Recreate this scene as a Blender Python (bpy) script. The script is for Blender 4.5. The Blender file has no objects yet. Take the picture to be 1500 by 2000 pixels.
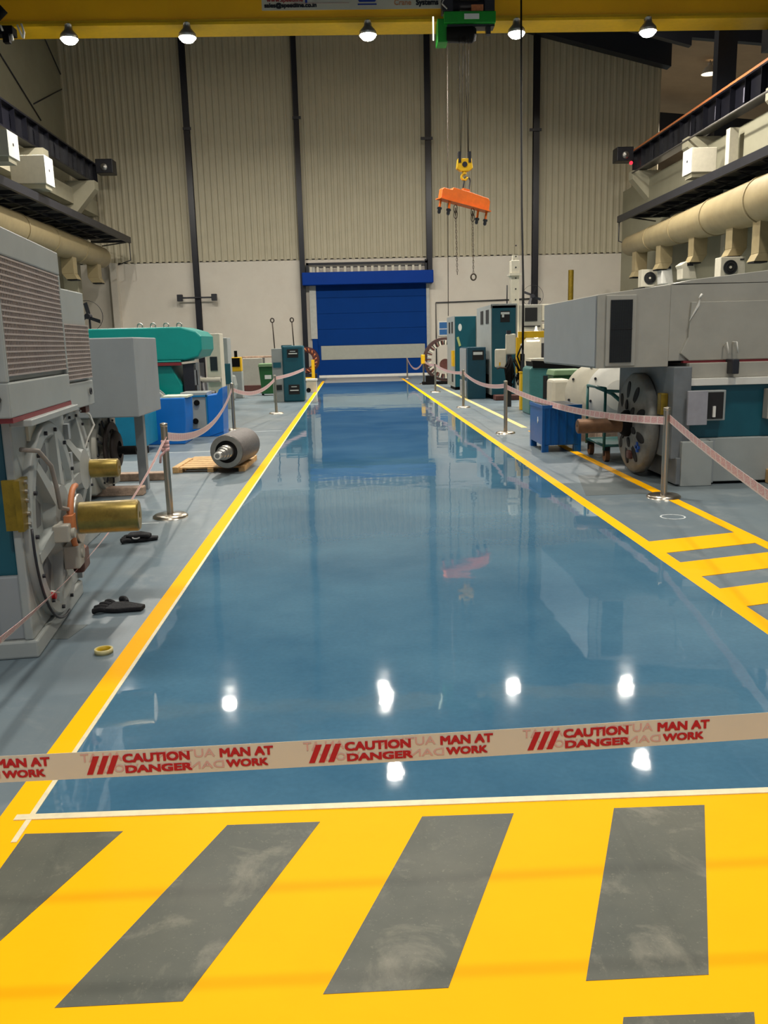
import bpy, bmesh, math, random
from mathutils import Vector, Matrix
random.seed(7)
PI = math.pi
scn = bpy.context.scene
COL = scn.collection
# ------------------------------------------------------------------ camera
FPX = 1650.0; CAMH = 1.65
pitch, yaw, roll = math.radians(11.35), math.radians(1.95), math.atan(.025)
fw = Vector((math.sin(yaw)*math.cos(pitch), math.cos(yaw)*math.cos(pitch), -math.sin(pitch)))
r0 = fw.cross(Vector((0, 0, 1))).normalized(); u0 = r0.cross(fw)
rt = math.cos(roll)*r0 - math.sin(roll)*u0
up = math.sin(roll)*r0 + math.cos(roll)*u0
cam_d = bpy.data.cameras.new('camera'); cam = bpy.data.objects.new('camera', cam_d); COL.objects.link(cam)
cam_d.sensor_fit = 'HORIZONTAL'; cam_d.sensor_width = 36; cam_d.lens = 36*FPX/1500
M = Matrix((( rt.x, up.x, -fw.x), (rt.y, up.y, -fw.y), (rt.z, up.z, -fw.z))).to_4x4()
M.translation = (0, 0, CAMH); cam.matrix_world = M
cam_d.clip_end = 300
scn.camera = cam

def at(px, py, Y):
    d = fw + (px-750)/FPX*rt - (py-1000)/FPX*up
    return Vector((0, 0, CAMH)) + d*(Y/d.y)

def at_wall(px, py, X):
    d = fw + (px-750)/FPX*rt - (py-1000)/FPX*up
    return Vector((0, 0, CAMH)) + d*(X/d.x)

# ------------------------------------------------------------------ world, exposure
W = bpy.data.worlds.new('world'); scn.world = W; W.use_nodes = True
W.node_tree.nodes['Background'].inputs[0].default_value = (.80, .88, 1, 1)
W.node_tree.nodes['Background'].inputs[1].default_value = .38
scn.view_settings.view_transform = 'Standard'; scn.view_settings.look = 'None'
scn.view_settings.exposure = 0.0; scn.view_settings.gamma = 1
scn.view_settings.use_curve_mapping = False

def area(name, loc, size, power, color=(1, .96, .88), spread=150, rot=(0, 0, 0)):
    L = bpy.data.lights.new(name, 'AREA'); L.shape = 'DISK'; L.size = size
    L.energy = power; L.color = color; L.spread = math.radians(spread)
    o = bpy.data.objects.new(name, L); o.location = loc; o.rotation_euler = rot; COL.objects.link(o)
    return o
LAMP_X = (-8.46, -4.8, .86, 5.58, 9.8)
LAMP_Y, LAMP_Z = 29.1, 11.3
for x in LAMP_X:
    area('flood_light', (x, LAMP_Y, LAMP_Z-.31), .34, 700, (1, .95, .86), 180)
# highbay lamps of the hall roof, over and behind the viewer
HIGHBAYS = ((-5, 5, 330), (5, 5, 330), (0, 11.5, 540), (-7, 15, 330), (8, 15, 330), (0, -3, 420))
for (x, y, p) in HIGHBAYS:
    area('highbay_light', (x, y, 12.2), 1.1, p, (1, .95, .85), 125)
for x in (0.95, 8.6):
    area('flood_light', (x, 23.9, 11.2), .34, 420, (1, .95, .86), 140)
FILL_BAYS = ((-6, 34, 170), (2.5, 34, 170), (10, 34, 150))  # unseen lamps added to brighten the top of the back wall cladding
for (x, y, p) in FILL_BAYS:
    area('highbay_light', (x, y, 14.7), .8, p, (1, .95, .85), 180)
for (x, y) in ((18.0, 44.0), (18.8, 54.0)):
    area('highbay_light', (x, y, 11.6), 1.0, 2600, (1, .86, .66), 180)

# ------------------------------------------------------------------ materials
def lin(c):
    return tuple(((v/255)/12.92 if v/255 <= .04045 else (((v/255)+.055)/1.055)**2.4) for v in c)
_m = {}
def mat(name, rgb, rough=.5, metal=0., var=.08, scale=6., bump=0., bscale=40., spec=.5, coat=0., emit=None, estr=0., dirt=None, dirt_amt=.4, alpha=1.):
    if name in _m: return _m[name]
    m = bpy.data.materials.new(name); m.use_nodes = True
    nt = m.node_tree; N = nt.nodes; L = nt.links; b = N['Principled BSDF']
    c = lin(rgb)
    b.inputs['Roughness'].default_value = rough; b.inputs['Metallic'].default_value = metal
    b.inputs['Specular IOR Level'].default_value = spec
    if coat: b.inputs['Coat Weight'].default_value = coat; b.inputs['Coat Roughness'].default_value = .05
    if alpha < 1: b.inputs['Alpha'].default_value = alpha
    b.inputs['Base Color'].default_value = (*c, 1)
    tc = N.new('ShaderNodeTexCoord')
    if var or dirt:
        n = N.new('ShaderNodeTexNoise'); n.inputs['Scale'].default_value = scale; n.inputs['Detail'].default_value = 6; n.inputs['Roughness'].default_value = .65
        L.new(tc.outputs['Object'], n.inputs['Vector'])
        r = N.new('ShaderNodeValToRGB'); L.new(n.outputs['Fac'], r.inputs[0])
        r.color_ramp.elements[0].position = .3; r.color_ramp.elements[1].position = .72
        r.color_ramp.elements[0].color = (*[v*(1-var*1.6) for v in c], 1); r.color_ramp.elements[1].color = (*[min(1, v*(1+var)) for v in c], 1)
        out = r.outputs[0]
        if dirt:
            n2 = N.new('ShaderNodeTexNoise'); n2.inputs['Scale'].default_value = scale*.45; n2.inputs['Detail'].default_value = 9; n2.inputs['Roughness'].default_value = .7
            L.new(tc.outputs['Object'], n2.inputs['Vector'])
            r2 = N.new('ShaderNodeValToRGB'); L.new(n2.outputs['Fac'], r2.inputs[0])
            r2.color_ramp.elements[0].position = .52; r2.color_ramp.elements[0].color = (0, 0, 0, 1)
            r2.color_ramp.elements[1].position = .78; r2.color_ramp.elements[1].color = (dirt_amt,)*3+(1,)
            mx = N.new('ShaderNodeMix'); mx.data_type = 'RGBA'
            L.new(r2.outputs[0], mx.inputs[0]); L.new(out, mx.inputs[6]); mx.inputs[7].default_value = (*lin(dirt), 1)
            out = mx.outputs[2]
        L.new(out, b.inputs['Base Color'])
    if bump:
        nb = N.new('ShaderNodeTexNoise'); nb.inputs['Scale'].default_value = bscale; nb.inputs['Detail'].default_value = 4
        L.new(tc.outputs['Object'], nb.inputs['Vector'])
        bp = N.new('ShaderNodeBump'); bp.inputs['Strength'].default_value = bump; bp.inputs['Distance'].default_value = .02
        L.new(nb.outputs['Fac'], bp.inputs['Height']); L.new(bp.outputs[0], b.inputs['Normal'])
    if emit:
        b.inputs['Emission Color'].default_value = (*lin(emit), 1); b.inputs['Emission Strength'].default_value = estr
    _m[name] = m
    return m

G = mat('machine_grey', (160, 164, 160), .42, var=.05, scale=3, dirt=(120, 112, 98), dirt_amt=.25)
G2 = mat('machine_grey_cool', (150, 154, 155), .4, var=.05, scale=2)
G3 = mat('machine_grey_warm', (168, 164, 152), .45, var=.06, scale=3)
TEALD = mat('dark_teal_paint', (16, 84, 98), .38, var=.08, scale=2)
TURQ = mat('turquoise_paint', (0, 148, 138), .35, var=.06, scale=2)
BLUE = mat('blue_plastic', (0, 108, 196), .4, var=.06, scale=3)
BLUED = mat('blue_bin_paint', (0, 92, 165), .38, var=.08, scale=3)
BLACK = mat('black_rubber', (14, 13, 13), .75, var=.1, spec=.15)
DARK = mat('dark_steel', (38, 38, 44), .42, var=.12, scale=3)
NAVY = mat('navy_steel', (20, 20, 28), .32, var=.1, scale=2)
SSTEEL = mat('stainless_steel', (190, 180, 165), .28, metal=1., var=.05)
STEEL = mat('machined_steel', (175, 172, 165), .35, metal=.85, var=.08, scale=20)
BRASS = mat('greased_shaft', (150, 128, 60), .34, metal=.55, var=.22, scale=9, dirt=(70, 46, 22), dirt_amt=.6)
RUST = mat('rusty_shaft', (112, 78, 50), .5, metal=.4, var=.2, scale=9, dirt=(60, 36, 20), dirt_amt=.7)
OLIVE = mat('passivated_bracket', (140, 116, 30), .4, metal=.5, var=.2, scale=12)
COPPER = mat('copper_paint', (196, 118, 70), .5, var=.15, scale=14)
WHITE = mat('white_paint', (225, 222, 212), .45, var=.04)
CREAM = mat('cream_paint', (205, 198, 178), .5, var=.05)
DUCT = mat('duct_cream', (158, 142, 106), .5, var=.08, scale=2, dirt=(140, 116, 70), dirt_amt=.4)
YEL = mat('yellow_paint', (255, 182, 0), .6, var=.02, scale=2, dirt=(215, 150, 0), dirt_amt=.2, bump=.05, spec=.08)
YELP = mat('yellow_machine', (224, 176, 10), .45, var=.08)
YELG = mat('girder_yellow', (255, 185, 0), .5, var=.05, scale=.6)
ORANGE = mat('orange_paint', (214, 98, 4), .45, var=.1, scale=5)
RED = mat('red_paint', (190, 24, 30), .5, var=.05)
REDL = mat('dark_red_stripe', (130, 40, 44), .5, var=.05)
GREEN = mat('green_plastic', (30, 92, 44), .45, var=.08)
GREENH = mat('hoist_green', (14, 140, 34), .4, var=.06)
WOOD = mat('pallet_wood', (206, 166, 112), .7, var=.2, scale=14, bump=.2, bscale=60)
WOOD2 = mat('grey_wood', (178, 150, 128), .7, var=.25, scale=12, bump=.3, bscale=50)
BROWN = mat('winding_brown', (92, 52, 44), .5, var=.2, scale=12)
ROTOR = mat('rotor_iron', (108, 102, 98), .55, metal=.35, var=.12, scale=20, bump=.3, bscale=90)
CHAIN = mat('chain_steel', (70, 58, 46), .6, metal=.3, var=.15)
MESHD = mat('mesh_dark', (40, 44, 46), .6, var=.1)
TAPE = mat('tape_film', (226, 216, 194), .35, var=.02)
TAPER = mat('tape_red', (196, 22, 36), .5, var=.03)
TAPEG = mat('tape_ghost', (224, 176, 164), .5, var=.03)
HOLE = mat('hole_dark', (28, 27, 27), .8, var=.05)
LABEL = mat('label_white', (220, 222, 215), .5, var=.02)
TEALG = mat('teal_tube_paint', (40, 108, 104), .4, var=.1)
ROPE = mat('wire_rope', (36, 30, 24), .8, spec=.1, var=.1)

# ------------------------------------------------------------------ geometry
class MB:
    def __init__(s): s.bm = bmesh.new(); s.mats = []; s.mi = 0; s.smooth = False
    def m(s, mt):
        if mt not in s.mats: s.mats.append(mt)
        s.mi = s.mats.index(mt); return s
    def face(s, vs, smooth=False):
        try: f = s.bm.faces.new(vs)
        except ValueError: return None
        f.material_index = s.mi; f.smooth = smooth; return f
    def box(s, x0, x1, y0, y1, z0, z1, R=None):
        P = [Vector((x, y, z)) for z in (z0, z1) for (x, y) in ((x0, y0), (x1, y0), (x1, y1), (x0, y1))]
        if R is not None: P = [R @ p for p in P]
        v = [s.bm.verts.new(p) for p in P]
        for q in ((3, 2, 1, 0), (4, 5, 6, 7), (0, 1, 5, 4), (1, 2, 6, 5), (2, 3, 7, 6), (3, 0, 4, 7)): s.face([v[i] for i in q])
        return s
    def prism(s, pts, axis, a, b):
        # pts: 2D polygon in the two other axes, extruded along axis from a to b
        def mk(p, t):
            return {'x': (t, p[0], p[1]), 'y': (p[0], t, p[1]), 'z': (p[0], p[1], t)}[axis]
        A = [s.bm.verts.new(mk(p, a)) for p in pts]; B = [s.bm.verts.new(mk(p, b)) for p in pts]
        n = len(pts)
        s.face(A[::-1]); s.face(B)
        for i in range(n): s.face([A[i], A[(i+1) % n], B[(i+1) % n], B[i]])
        return s
    def rev(s, p0, p1, prof, seg=24, smooth=True):
        # surface of revolution about p0->p1 ; prof = [(t metres along axis, radius)]
        p0, p1 = Vector(p0), Vector(p1); ax = (p1-p0).normalized()
        a = ax.orthogonal().normalized(); b = ax.cross(a)
        rings = []
        for t, r in prof:
            c = p0+ax*t
            if r <= 1e-6: rings.append([s.bm.verts.new(c)])
            else: rings.append([s.bm.verts.new(c+a*(r*math.cos(2*PI*i/seg))+b*(r*math.sin(2*PI*i/seg))) for i in range(seg)])
        for k in range(len(rings)-1):
            A, B = rings[k], rings[k+1]
            flat = abs(prof[k][0]-prof[k+1][0]) < 1e-5
            for i in range(seg):
                j = (i+1) % seg
                if len(A) == 1 and len(B) == 1: continue
                if len(A) == 1: s.face([A[0], B[j], B[i]][::-1], False)
                elif len(B) == 1: s.face([A[i], A[j], B[0]], False)
                else: s.face([A[i], A[j], B[j], B[i]], smooth and not flat)
        return s
    def cyl(s, p0, p1, r, r2=None, seg=20, smooth=True):
        r2 = r if r2 is None else r2
        p0, p1 = Vector(p0), Vector(p1); d = (p1-p0).length
        ax = (p1-p0).normalized(); a = ax.orthogonal().normalized(); b = ax.cross(a)
        R0 = [p0+a*(r*math.cos(2*PI*i/seg))+b*(r*math.sin(2*PI*i/seg)) for i in range(seg)]
        R1 = [p1+a*(r2*math.cos(2*PI*i/seg))+b*(r2*math.sin(2*PI*i/seg)) for i in range(seg)]
        A = [s.bm.verts.new(p) for p in R0]; B = [s.bm.verts.new(p) for p in R1]
        for i in range(seg): s.face([A[i], A[(i+1) % seg], B[(i+1) % seg], B[i]], smooth)
        s.face([s.bm.verts.new(p) for p in R0][::-1]); s.face([s.bm.verts.new(p) for p in R1])
        return s
    def tube(s, pts, r, seg=8, closed=False):
        P = [Vector(p) for p in pts]; n = len(P); rings = []; prev = None
        for i, p in enumerate(P):
            if closed: t = (P[(i+1) % n]-P[i-1]).normalized()
            else: t = (P[min(i+1, n-1)]-P[max(i-1, 0)]).normalized()
            if prev is None: a = t.orthogonal().normalized()
            else:
                a = prev-t*prev.dot(t)
                a = a.normalized() if a.length > 1e-5 else t.orthogonal().normalized()
            prev = a; b = t.cross(a)
            rings.append([s.bm.verts.new(p+a*(r*math.cos(2*PI*k/seg))+b*(r*math.sin(2*PI*k/seg))) for k in range(seg)])
        for i in range(n if closed else n-1):
            A, B = rings[i], rings[(i+1) % n]
            for k in range(seg): s.face([A[k], A[(k+1) % seg], B[(k+1) % seg], B[k]], True)
        if not closed: s.face(rings[0][::-1]); s.face(rings[-1])
        return s
    def arc(s, c, r, a0, a1, n, plane='xz'):
        c = Vector(c); out = []
        for i in range(n+1):
            t = a0+(a1-a0)*i/n; u, v = r*math.cos(t), r*math.sin(t)
            out.append(c+Vector({'xz': (u, 0, v), 'yz': (0, u, v), 'xy': (u, v, 0)}[plane]))
        return out
    def annulus(s, c, ax, r_in, r_out, th, seg=32):
        c = Vector(c); ax = Vector(ax).normalized()
        return s.rev(c, c+ax, [(0, r_in), (0, r_out), (th, r_out), (th, r_in), (0, r_in)], seg)
    def quad(s, pts, uvs=None):
        v = [s.bm.verts.new(p) for p in pts]; return s.face(v)
    def build(s, name, parent=None, mt=None, bevel=0., loc=None, rot=None):
        if bevel: 
            pass
        me = bpy.data.meshes.new(name)
        s.bm.normal_update(); s.bm.to_mesh(me); s.bm.free()
        for x in (s.mats or [mt]): me.materials.append(x)
        o = bpy.data.objects.new(name, me); COL.objects.link(o)
        if parent is not None: o.parent = parent
        if loc is not None: o.location = loc
        if rot is not None: o.rotation_euler = rot
        if bevel:
            b = o.modifiers.new('bevel', 'BEVEL'); b.width = bevel; b.segments = 2; b.limit_method = 'ANGLE'; b.angle_limit = math.radians(50)
        return o
def mb(mt): return MB().m(mt)
def tag(o, label, cat, group=None):
    o['label'] = label; o['category'] = cat
    if group: o['group'] = group
    return o
def thing(name, label, cat, loc=(0, 0, 0), rz=0., group=None):
    o = bpy.data.objects.new(name, None); COL.objects.link(o); o.empty_display_size = .2
    o.location = loc; o.rotation_euler = (0, 0, rz); tag(o, label, cat, group); return o
def struct(o): o['kind'] = 'structure'; return o
def dup(root, loc, rz, label, group=None):
    r = root.copy(); COL.objects.link(r); r.location = loc; r.rotation_euler = (0, 0, rz); r['label'] = label
    if group: r['group'] = group
    for ch in list(root.children):
        c = ch.copy(); COL.objects.link(c); c.parent = r
        for g in ch.children:
            d = g.copy(); COL.objects.link(d); d.parent = c
    return r
def text_mesh(body, size, mt, name, parent, M4, bold=.0, sx=1., extrude=.0006, align='LEFT'):
    cu = bpy.data.curves.new('lettering', 'FONT'); cu.body = body; cu.size = size; cu.align_x = align
    cu.extrude = extrude; cu.resolution_u = 3; cu.space_line = .82
    t = bpy.data.objects.new('lettering', cu); COL.objects.link(t)
    dg = bpy.context.evaluated_depsgraph_get(); dg.update()
    base = bpy.data.meshes.new_from_object(t.evaluated_get(dg))
    bpy.data.objects.remove(t); bpy.data.curves.remove(cu)
    bb_ = bmesh.new(); k_b = bold*.8
    for n_c, (dx, dy) in enumerate(((-k_b, -k_b), (k_b, -k_b), (k_b, k_b), (-k_b, k_b), (0, 0)) if bold else ((0, 0),)):
        tmp = base.copy(); tmp.transform(Matrix.Translation((dx, dy, n_c*(.0002 if size < .1 else .002)))); bb_.from_mesh(tmp); bpy.data.meshes.remove(tmp)
    me = bpy.data.meshes.new(name); bb_.to_mesh(me); bb_.free(); bpy.data.meshes.remove(base)
    for v in me.vertices: v.co.x *= sx
    me.transform(M4)
    me.materials.clear(); me.materials.append(mt)
    o = bpy.data.objects.new(name, me); COL.objects.link(o); o.parent = parent
    return o
FACE_NEAR = Matrix.Rotation(PI/2, 4, 'X')          # text standing up, read from -Y

# ------------------------------------------------------------------ floor
def floor_mat(name, base, patch, dust, rough=.38, spec=.5, s1=.35, s2=2.2):
    m = bpy.data.materials.new(name); m.use_nodes = True; nt = m.node_tree; N = nt.nodes; L = nt.links; b = N['Principled BSDF']
    tc = N.new('ShaderNodeTexCoord')
    def noise(sc, det, vec=None, dist=0.):
        n = N.new('ShaderNodeTexNoise'); n.inputs['Scale'].default_value = sc; n.inputs['Detail'].default_value = det; n.inputs['Roughness'].default_value = .68
        n.inputs['Distortion'].default_value = dist
        L.new(vec or tc.outputs['Object'], n.inputs['Vector']); return n
    def ramp(src, p0, p1, c0, c1):
        r = N.new('ShaderNodeValToRGB'); L.new(src, r.inputs[0]); e = r.color_ramp.elements
        e[0].position = p0; e[1].position = p1; e[0].color = (*c0, 1); e[1].color = (*c1, 1); return r
    def mix(f, a, c):
        x = N.new('ShaderNodeMix'); x.data_type = 'RGBA'; L.new(f, x.inputs[0]); L.new(a, x.inputs[6])
        if isinstance(c, tuple): x.inputs[7].default_value = (*c, 1)
        else: L.new(c, x.inputs[7])
        return x.outputs[2]
    a = ramp(noise(s1, 5).outputs[0], .36, .64, lin(base), lin(patch)).outputs[0]
    f = ramp(noise(s2, 10, dist=.5).outputs[0], .53, .74, (0, 0, 0), (.6, .6, .6)).outputs[0]
    a = mix(f, a, lin(dust))
    mp = N.new('ShaderNodeMapping'); mp.inputs['Scale'].default_value = (6, .25, 1); L.new(tc.outputs['Object'], mp.inputs[0])
    f2 = ramp(noise(1.0, 6, mp.outputs[0]).outputs[0], .56, .72, (0, 0, 0), (.35, .35, .35)).outputs[0]
    a = mix(f2, a, tuple(v*.55 for v in lin(base)))
    f3 = ramp(noise(90, 2).outputs[0], .62, .74, (0, 0, 0), (.25, .25, .25)).outputs[0]
    a = mix(f3, a, lin(dust))
    L.new(a, b.inputs['Base Color'])
    rr = N.new('ShaderNodeMapRange'); L.new(noise(3, 6).outputs[0], rr.inputs[0]); rr.inputs[3].default_value = rough*.7; rr.inputs[4].default_value = rough*1.4
    L.new(rr.outputs[0], b.inputs['Roughness']); b.inputs['Specular IOR Level'].default_value = spec
    return m
FLOORM = floor_mat('floor_epoxy_worn', (92, 108, 118), (108, 118, 122), (142, 146, 146))
ZGREY = floor_mat('floor_bare_grey', (66, 70, 62), (88, 88, 76), (150, 144, 126), rough=.5, s1=1.2, s2=4)
PATCH = floor_mat('floor_patch_grey', (88, 96, 96), (96, 102, 104), (130, 132, 130))

floor = mb(FLOORM).box(-22, 40, -6, 90, -.2, 0).build('floor'); struct(floor)
XL, XR, Y0, Y1 = -1.195, 2.27, 2.80, 36.6
# wet self levelling coat of the aisle
m = bpy.data.materials.new('wet_blue_epoxy'); m.use_nodes = True; nt = m.node_tree; N = nt.nodes; L = nt.links; b = N['Principled BSDF']
tc = N.new('ShaderNodeTexCoord')
n1 = N.new('ShaderNodeTexNoise'); n1.inputs['Scale'].default_value = .7; n1.inputs['Detail'].default_value = 8; n1.inputs['Roughness'].default_value = .6
L.new(tc.outputs['Object'], n1.inputs['Vector'])
r1 = N.new('ShaderNodeValToRGB'); L.new(n1.outputs[0], r1.inputs[0]); r1.color_ramp.elements[0].position = .34; r1.color_ramp.elements[1].position = .66
r1.color_ramp.elements[0].color = (*lin((60, 102, 130)), 1); r1.color_ramp.elements[1].color = (*lin((84, 124, 148)), 1)
n2 = N.new('ShaderNodeTexNoise'); n2.inputs['Scale'].default_value = 38; n2.inputs['Detail'].default_value = 5
L.new(tc.outputs['Object'], n2.inputs['Vector'])
mx = N.new('ShaderNodeMix'); mx.data_type = 'RGBA'; mx.blend_type = 'MULTIPLY'; mx.inputs[0].default_value = .22
L.new(r1.outputs[0], mx.inputs[6]); L.new(n2.outputs[0], mx.inputs[7]); L.new(mx.outputs[2], b.inputs['Base Color'])
b.inputs['Roughness'].default_value = .035; b.inputs['IOR'].default_value = 1.5
n3 = N.new('ShaderNodeTexNoise'); n3.inputs['Scale'].default_value = 1.1; n3.inputs['Detail'].default_value = 3
n4 = N.new('ShaderNodeTexNoise'); n4.inputs['Scale'].default_value = 26; n4.inputs['Detail'].default_value = 2
for n in (n3, n4): L.new(tc.outputs['Object'], n.inputs['Vector'])
ad = N.new('ShaderNodeMath'); ad.operation = 'MULTIPLY_ADD'; L.new(n4.outputs[0], ad.inputs[0]); ad.inputs[1].default_value = .012; L.new(n3.outputs[0], ad.inputs[2])
bp = N.new('ShaderNodeBump'); bp.inputs['Strength'].default_value = .3; bp.inputs['Distance'].default_value = .012
L.new(ad.outputs[0], bp.inputs['Height']); L.new(bp.outputs[0], b.inputs['Normal'])
WET = m
FT = .004
def slab(poly, z0, z1, mt, name, parent=floor):
    o = mb(mt).prism(poly, 'z', z0, z1).build(name, parent); return o
slab([(XL, Y0+.02), (XR, Y0-.01), (XR, Y1), (XL, Y1)], 0, FT, WET, 'aisle_coating')
slab([(-1.32, 1.5), (-1.215, 1.5), (-1.215, 38.6), (-1.32, 38.6)], 0, .003, YEL, 'yellow_line')
slab([(XR, 1.4), (2.385, 1.4), (2.385, 39.3), (XR, 39.3)], 0, .003, YEL, 'yellow_line')
slab([(3.19, 1.4), (3.3, 1.4), (3.3, 15.3), (3.19, 15.3)], 0, .003, YEL, 'yellow_line')
slab([(3.19, 15.9), (3.3, 15.9), (3.3, 36), (3.19, 36)], 0, .003, mat('worn_yellow', (230, 205, 130), .5, var=.1), 'yellow_line')
EDGE = mat('masking_edge', (228, 214, 176), .5, var=.08, scale=20)
slab([(-1.215, 2.66), (XL, 2.66), (XL, Y1), (-1.215, Y1)], 0, .006, EDGE, 'masking_tape')
slab([(-1.26, 2.80), (XR, 2.755), (XR, 2.79), (-1.26, 2.835)], 0, .007, EDGE, 'masking_tape')
slab([(XL, Y1), (XR, Y1), (XR, 42.3), (XL, 42.3)], 0, .002, mat('door_apron', (150, 148, 140), .4, var=.08, scale=2), 'door_apron')
slab([(-1.32, 1.0), (XR, 1.0), (XR, 2.755), (-1.215, 2.80), (-1.32, 2.80)], 0, .0035, YEL, 'yellow_crossing')
def zrow(yt, yb, xs, k=.32):
    for i, x in enumerate(xs):
        d = k*(yt-yb)/.8
        poly = [(x, yt), (x+.325, yt-.005), (x+.325-d, yb), (x-d, yb)]
        if i == 0 and x < -1.1: poly = [(-1.185, yt), (x+.335, yt-.01), (-1.13, yb+.06), (-1.21, yb+.02)]
        slab(poly, .0035, .0045, ZGREY, 'grey_stripe')
zrow(2.71, 1.90, (-1.18, -.485, .20, .885, 1.57))
zrow(1.775, 1.1, (-.75, -.06, .62, 1.31))
# right hand crossing
def rz(y): return [(2.385, y), (3.19, y+.25)]
for (ya, yb) in ((5.90, 6.24), (5.30, 5.52), (4.60, 4.90), (3.95, 4.25), (3.3, 3.6)): pass
edges = [(6.63, 6.25), (5.96, 5.58), (5.28, 4.90), (4.60, 4.22), (3.92, 3.54), (3.24, 2.86)]
for (a, c) in edges:
    slab([(2.385, c), (3.19, c+.22), (3.19, a+.22), (2.385, a)], 0, .003, YEL, 'yellow_bar')
slab([(2.45, 8.75), (3.19, 8.75), (3.15, 9.9), (2.72, 10.1)], 0, .002, PATCH, 'dark_patch')
slab([(-2.5, 4.8), (-1.7, 4.75), (-1.66, 5.0), (-2.5, 5.08)], 0, .002, PATCH, 'dark_patch')
mb(mat('chalk', (200, 205, 205), .7)).annulus((2.93, 7.55, .0015), (0, 0, 1), .10, .115, .001).build('ring_mark', floor)
for (y, x0, x1) in ((13.6, -3.5, -1.5), (16.6, -3.2, -1.4), (8.0, -2.4, -1.9)):
    slab([(x0, y), (x1, y+.02), (x1, y+.05), (x0, y+.03)], 0, .001, mat('chalk', (200, 205, 205), .7), 'scuff_mark')

# ------------------------------------------------------------------ back wall
BY = 42.6
CLAD = mat('wall_cladding', (178, 169, 144), .55, var=.04, scale=1.2)
WALLW = mat('wall_plaster', (206, 198, 184), .6, var=.03, scale=.8, dirt=(180, 160, 140), dirt_amt=.3)
def roofz(x): return 15.9-(x-9.15)*.25 if x > -2 else 15.9+11.15*.25-(-2-x)*.25*1.0
bm = mb(CLAD); x = -13.0; prev = None; pitchx = .30
def sec(x):  # corrugation profile y offsets
    return [(0, 0), (.05, -.035), (.11, -.035), (.16, 0)]
while x < 15.2:
    for dx, dy in sec(x):
        xx = min(x+dx, 15.2); zt = min(18.5, roofz(xx)) if xx > 9 else 18.5
        cur = (bm.bm.verts.new((xx, BY+dy, 5.65)), bm.bm.verts.new((xx, BY+dy, zt)))
        if prev: bm.face([prev[0], cur[0], cur[1], prev[1]])
        prev = cur
    x += pitchx
o = bm.build('wall_back'); struct(o)
# plaster part with the door opening
RAFT0 = mat('rafter_paint', (30, 32, 40), .5, var=.1)
DX0, DX1, DZ1 = -1.85, 3.9, 5.0
o = mb(WALLW).box(-13.2, DX0, BY, BY+.25, 0, 5.7).box(DX1, 13.6, BY, BY+.25, 0, 5.7).box(DX0, DX1, BY, BY+.25, DZ1, 5.7).build('wall_back'); struct(o)
struct(mb(RAFT0).prism([(7, 15.95), (15.3, 13.9), (15.3, 15.6), (7, 17.6)], 'y', 42.0, 42.55).build('trim_1'))
# door
door = thing('roller_door', 'blue fabric roller shutter door with a pale grey band, closed, in back wall', 'door', (0, BY, 0))
door.name = 'door_1'; struct(door)
DB = mat('door_blue', (0, 52, 120), .7, spec=.12, var=.05, scale=1.0)
DBH = mat('door_hood_blue', (0, 54, 140), .6, spec=.15, var=.05, scale=1.0)
c = mb(DB)
for z0, z1, mt in ((.12, .87, DB), (.87, 1.56, mat('door_band', (158, 160, 150), .5, var=.04)), (1.56, 2.35, DB), (2.35, 3.1, DB), (3.1, 3.85, DB), (3.85, 4.6, DB)):
    c.m(mt).box(-1.6 if mt is DB else -1.45, 3.78 if mt is DB else 3.68, -.10, -.05, z0, z1-.015)
c.m(DB).box(-1.6, 3.78, -.08, -.03, .1, 4.6)
c.build('shutter_curtain', door)
mb(WHITE).box(-1.6, 3.78, -.13, -.02, 0, .12).build('bottom_bar', door)
mb(mat('rail_grey', (176, 176, 168), .4)).box(-1.92, -1.6, -.14, 0, 1.9, 5.3).box(3.78, 3.93, -.14, 0, 0, 5.3).build('guide_rail', door)
mb(DB).box(-1.86, -1.6, -.16, 0, 0, 1.9).build('guide_rail', door)
mb(DBH).box(-2.22, 4.1, -.62, 0, 4.42, 5.02).build('hood', door, bevel=.04)
f = mb(NAVY).box(-2.02, 3.86, -.3, -.15, 5.38, 5.48).box(-2.02, -1.9, -.3, -.15, 5.02, 5.48).box(3.72, 3.86, -.3, -.15, 5.02, 5.55)
f.build('hood_frame', door)
f = mb(CREAM)
for i in range(17): f.box(-1.85+i*.33, -1.74+i*.33, -.22, -.16, 5.04, 5.3)
f.build('brush_strip', door)

# wind columns
colM = NAVY
for i, (x, w, zb, zt, lab) in enumerate(((-7.3, .26, 0, 16.4, 'leftmost dark steel wall post with a two-lamp bracket'), (-2.2, .24, 0, 18, 'dark steel wall post rising at the left edge of the blue door'),
      (3.95, .26, 5.0, 18, 'dark steel wall post rising from the right end of the blue door'), (9.1, .28, 0, 16, 'dark steel wall post behind the beige boring machine'))):
    t = thing('wall_post', lab, 'post', (x, BY, 0), group=None)
    mb(colM).box(-w/2, w/2, -.30, -.28, zb, zt).box(-w/2, w/2, -.06, -.04, zb, zt).box(-.015, .015, -.28, -.06, zb, zt).build('i_section', t)
    z = (11.6, 12.0, 11.0, 11.3)[i]
    mb(DARK).box(-.35 if i > 1 else -.16, .22, -.36, -.30, z-.06, z+.06).build('cleat', t)
t = thing('twin_flood_bracket', 'horizontal bar with two dark boxes on leftmost wall post', 'bracket', (-7.3, BY-.4, 3.98))
mb(DARK).cyl((-.75, 0, 0), (.75, 0, 0), .04).build('bar', t)
for sx in (-1, 1): mb(DARK).box(sx*.82-.13, sx*.82+.13, -.1, .12, -.16, .16).build('box', t, bevel=.02)
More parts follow.
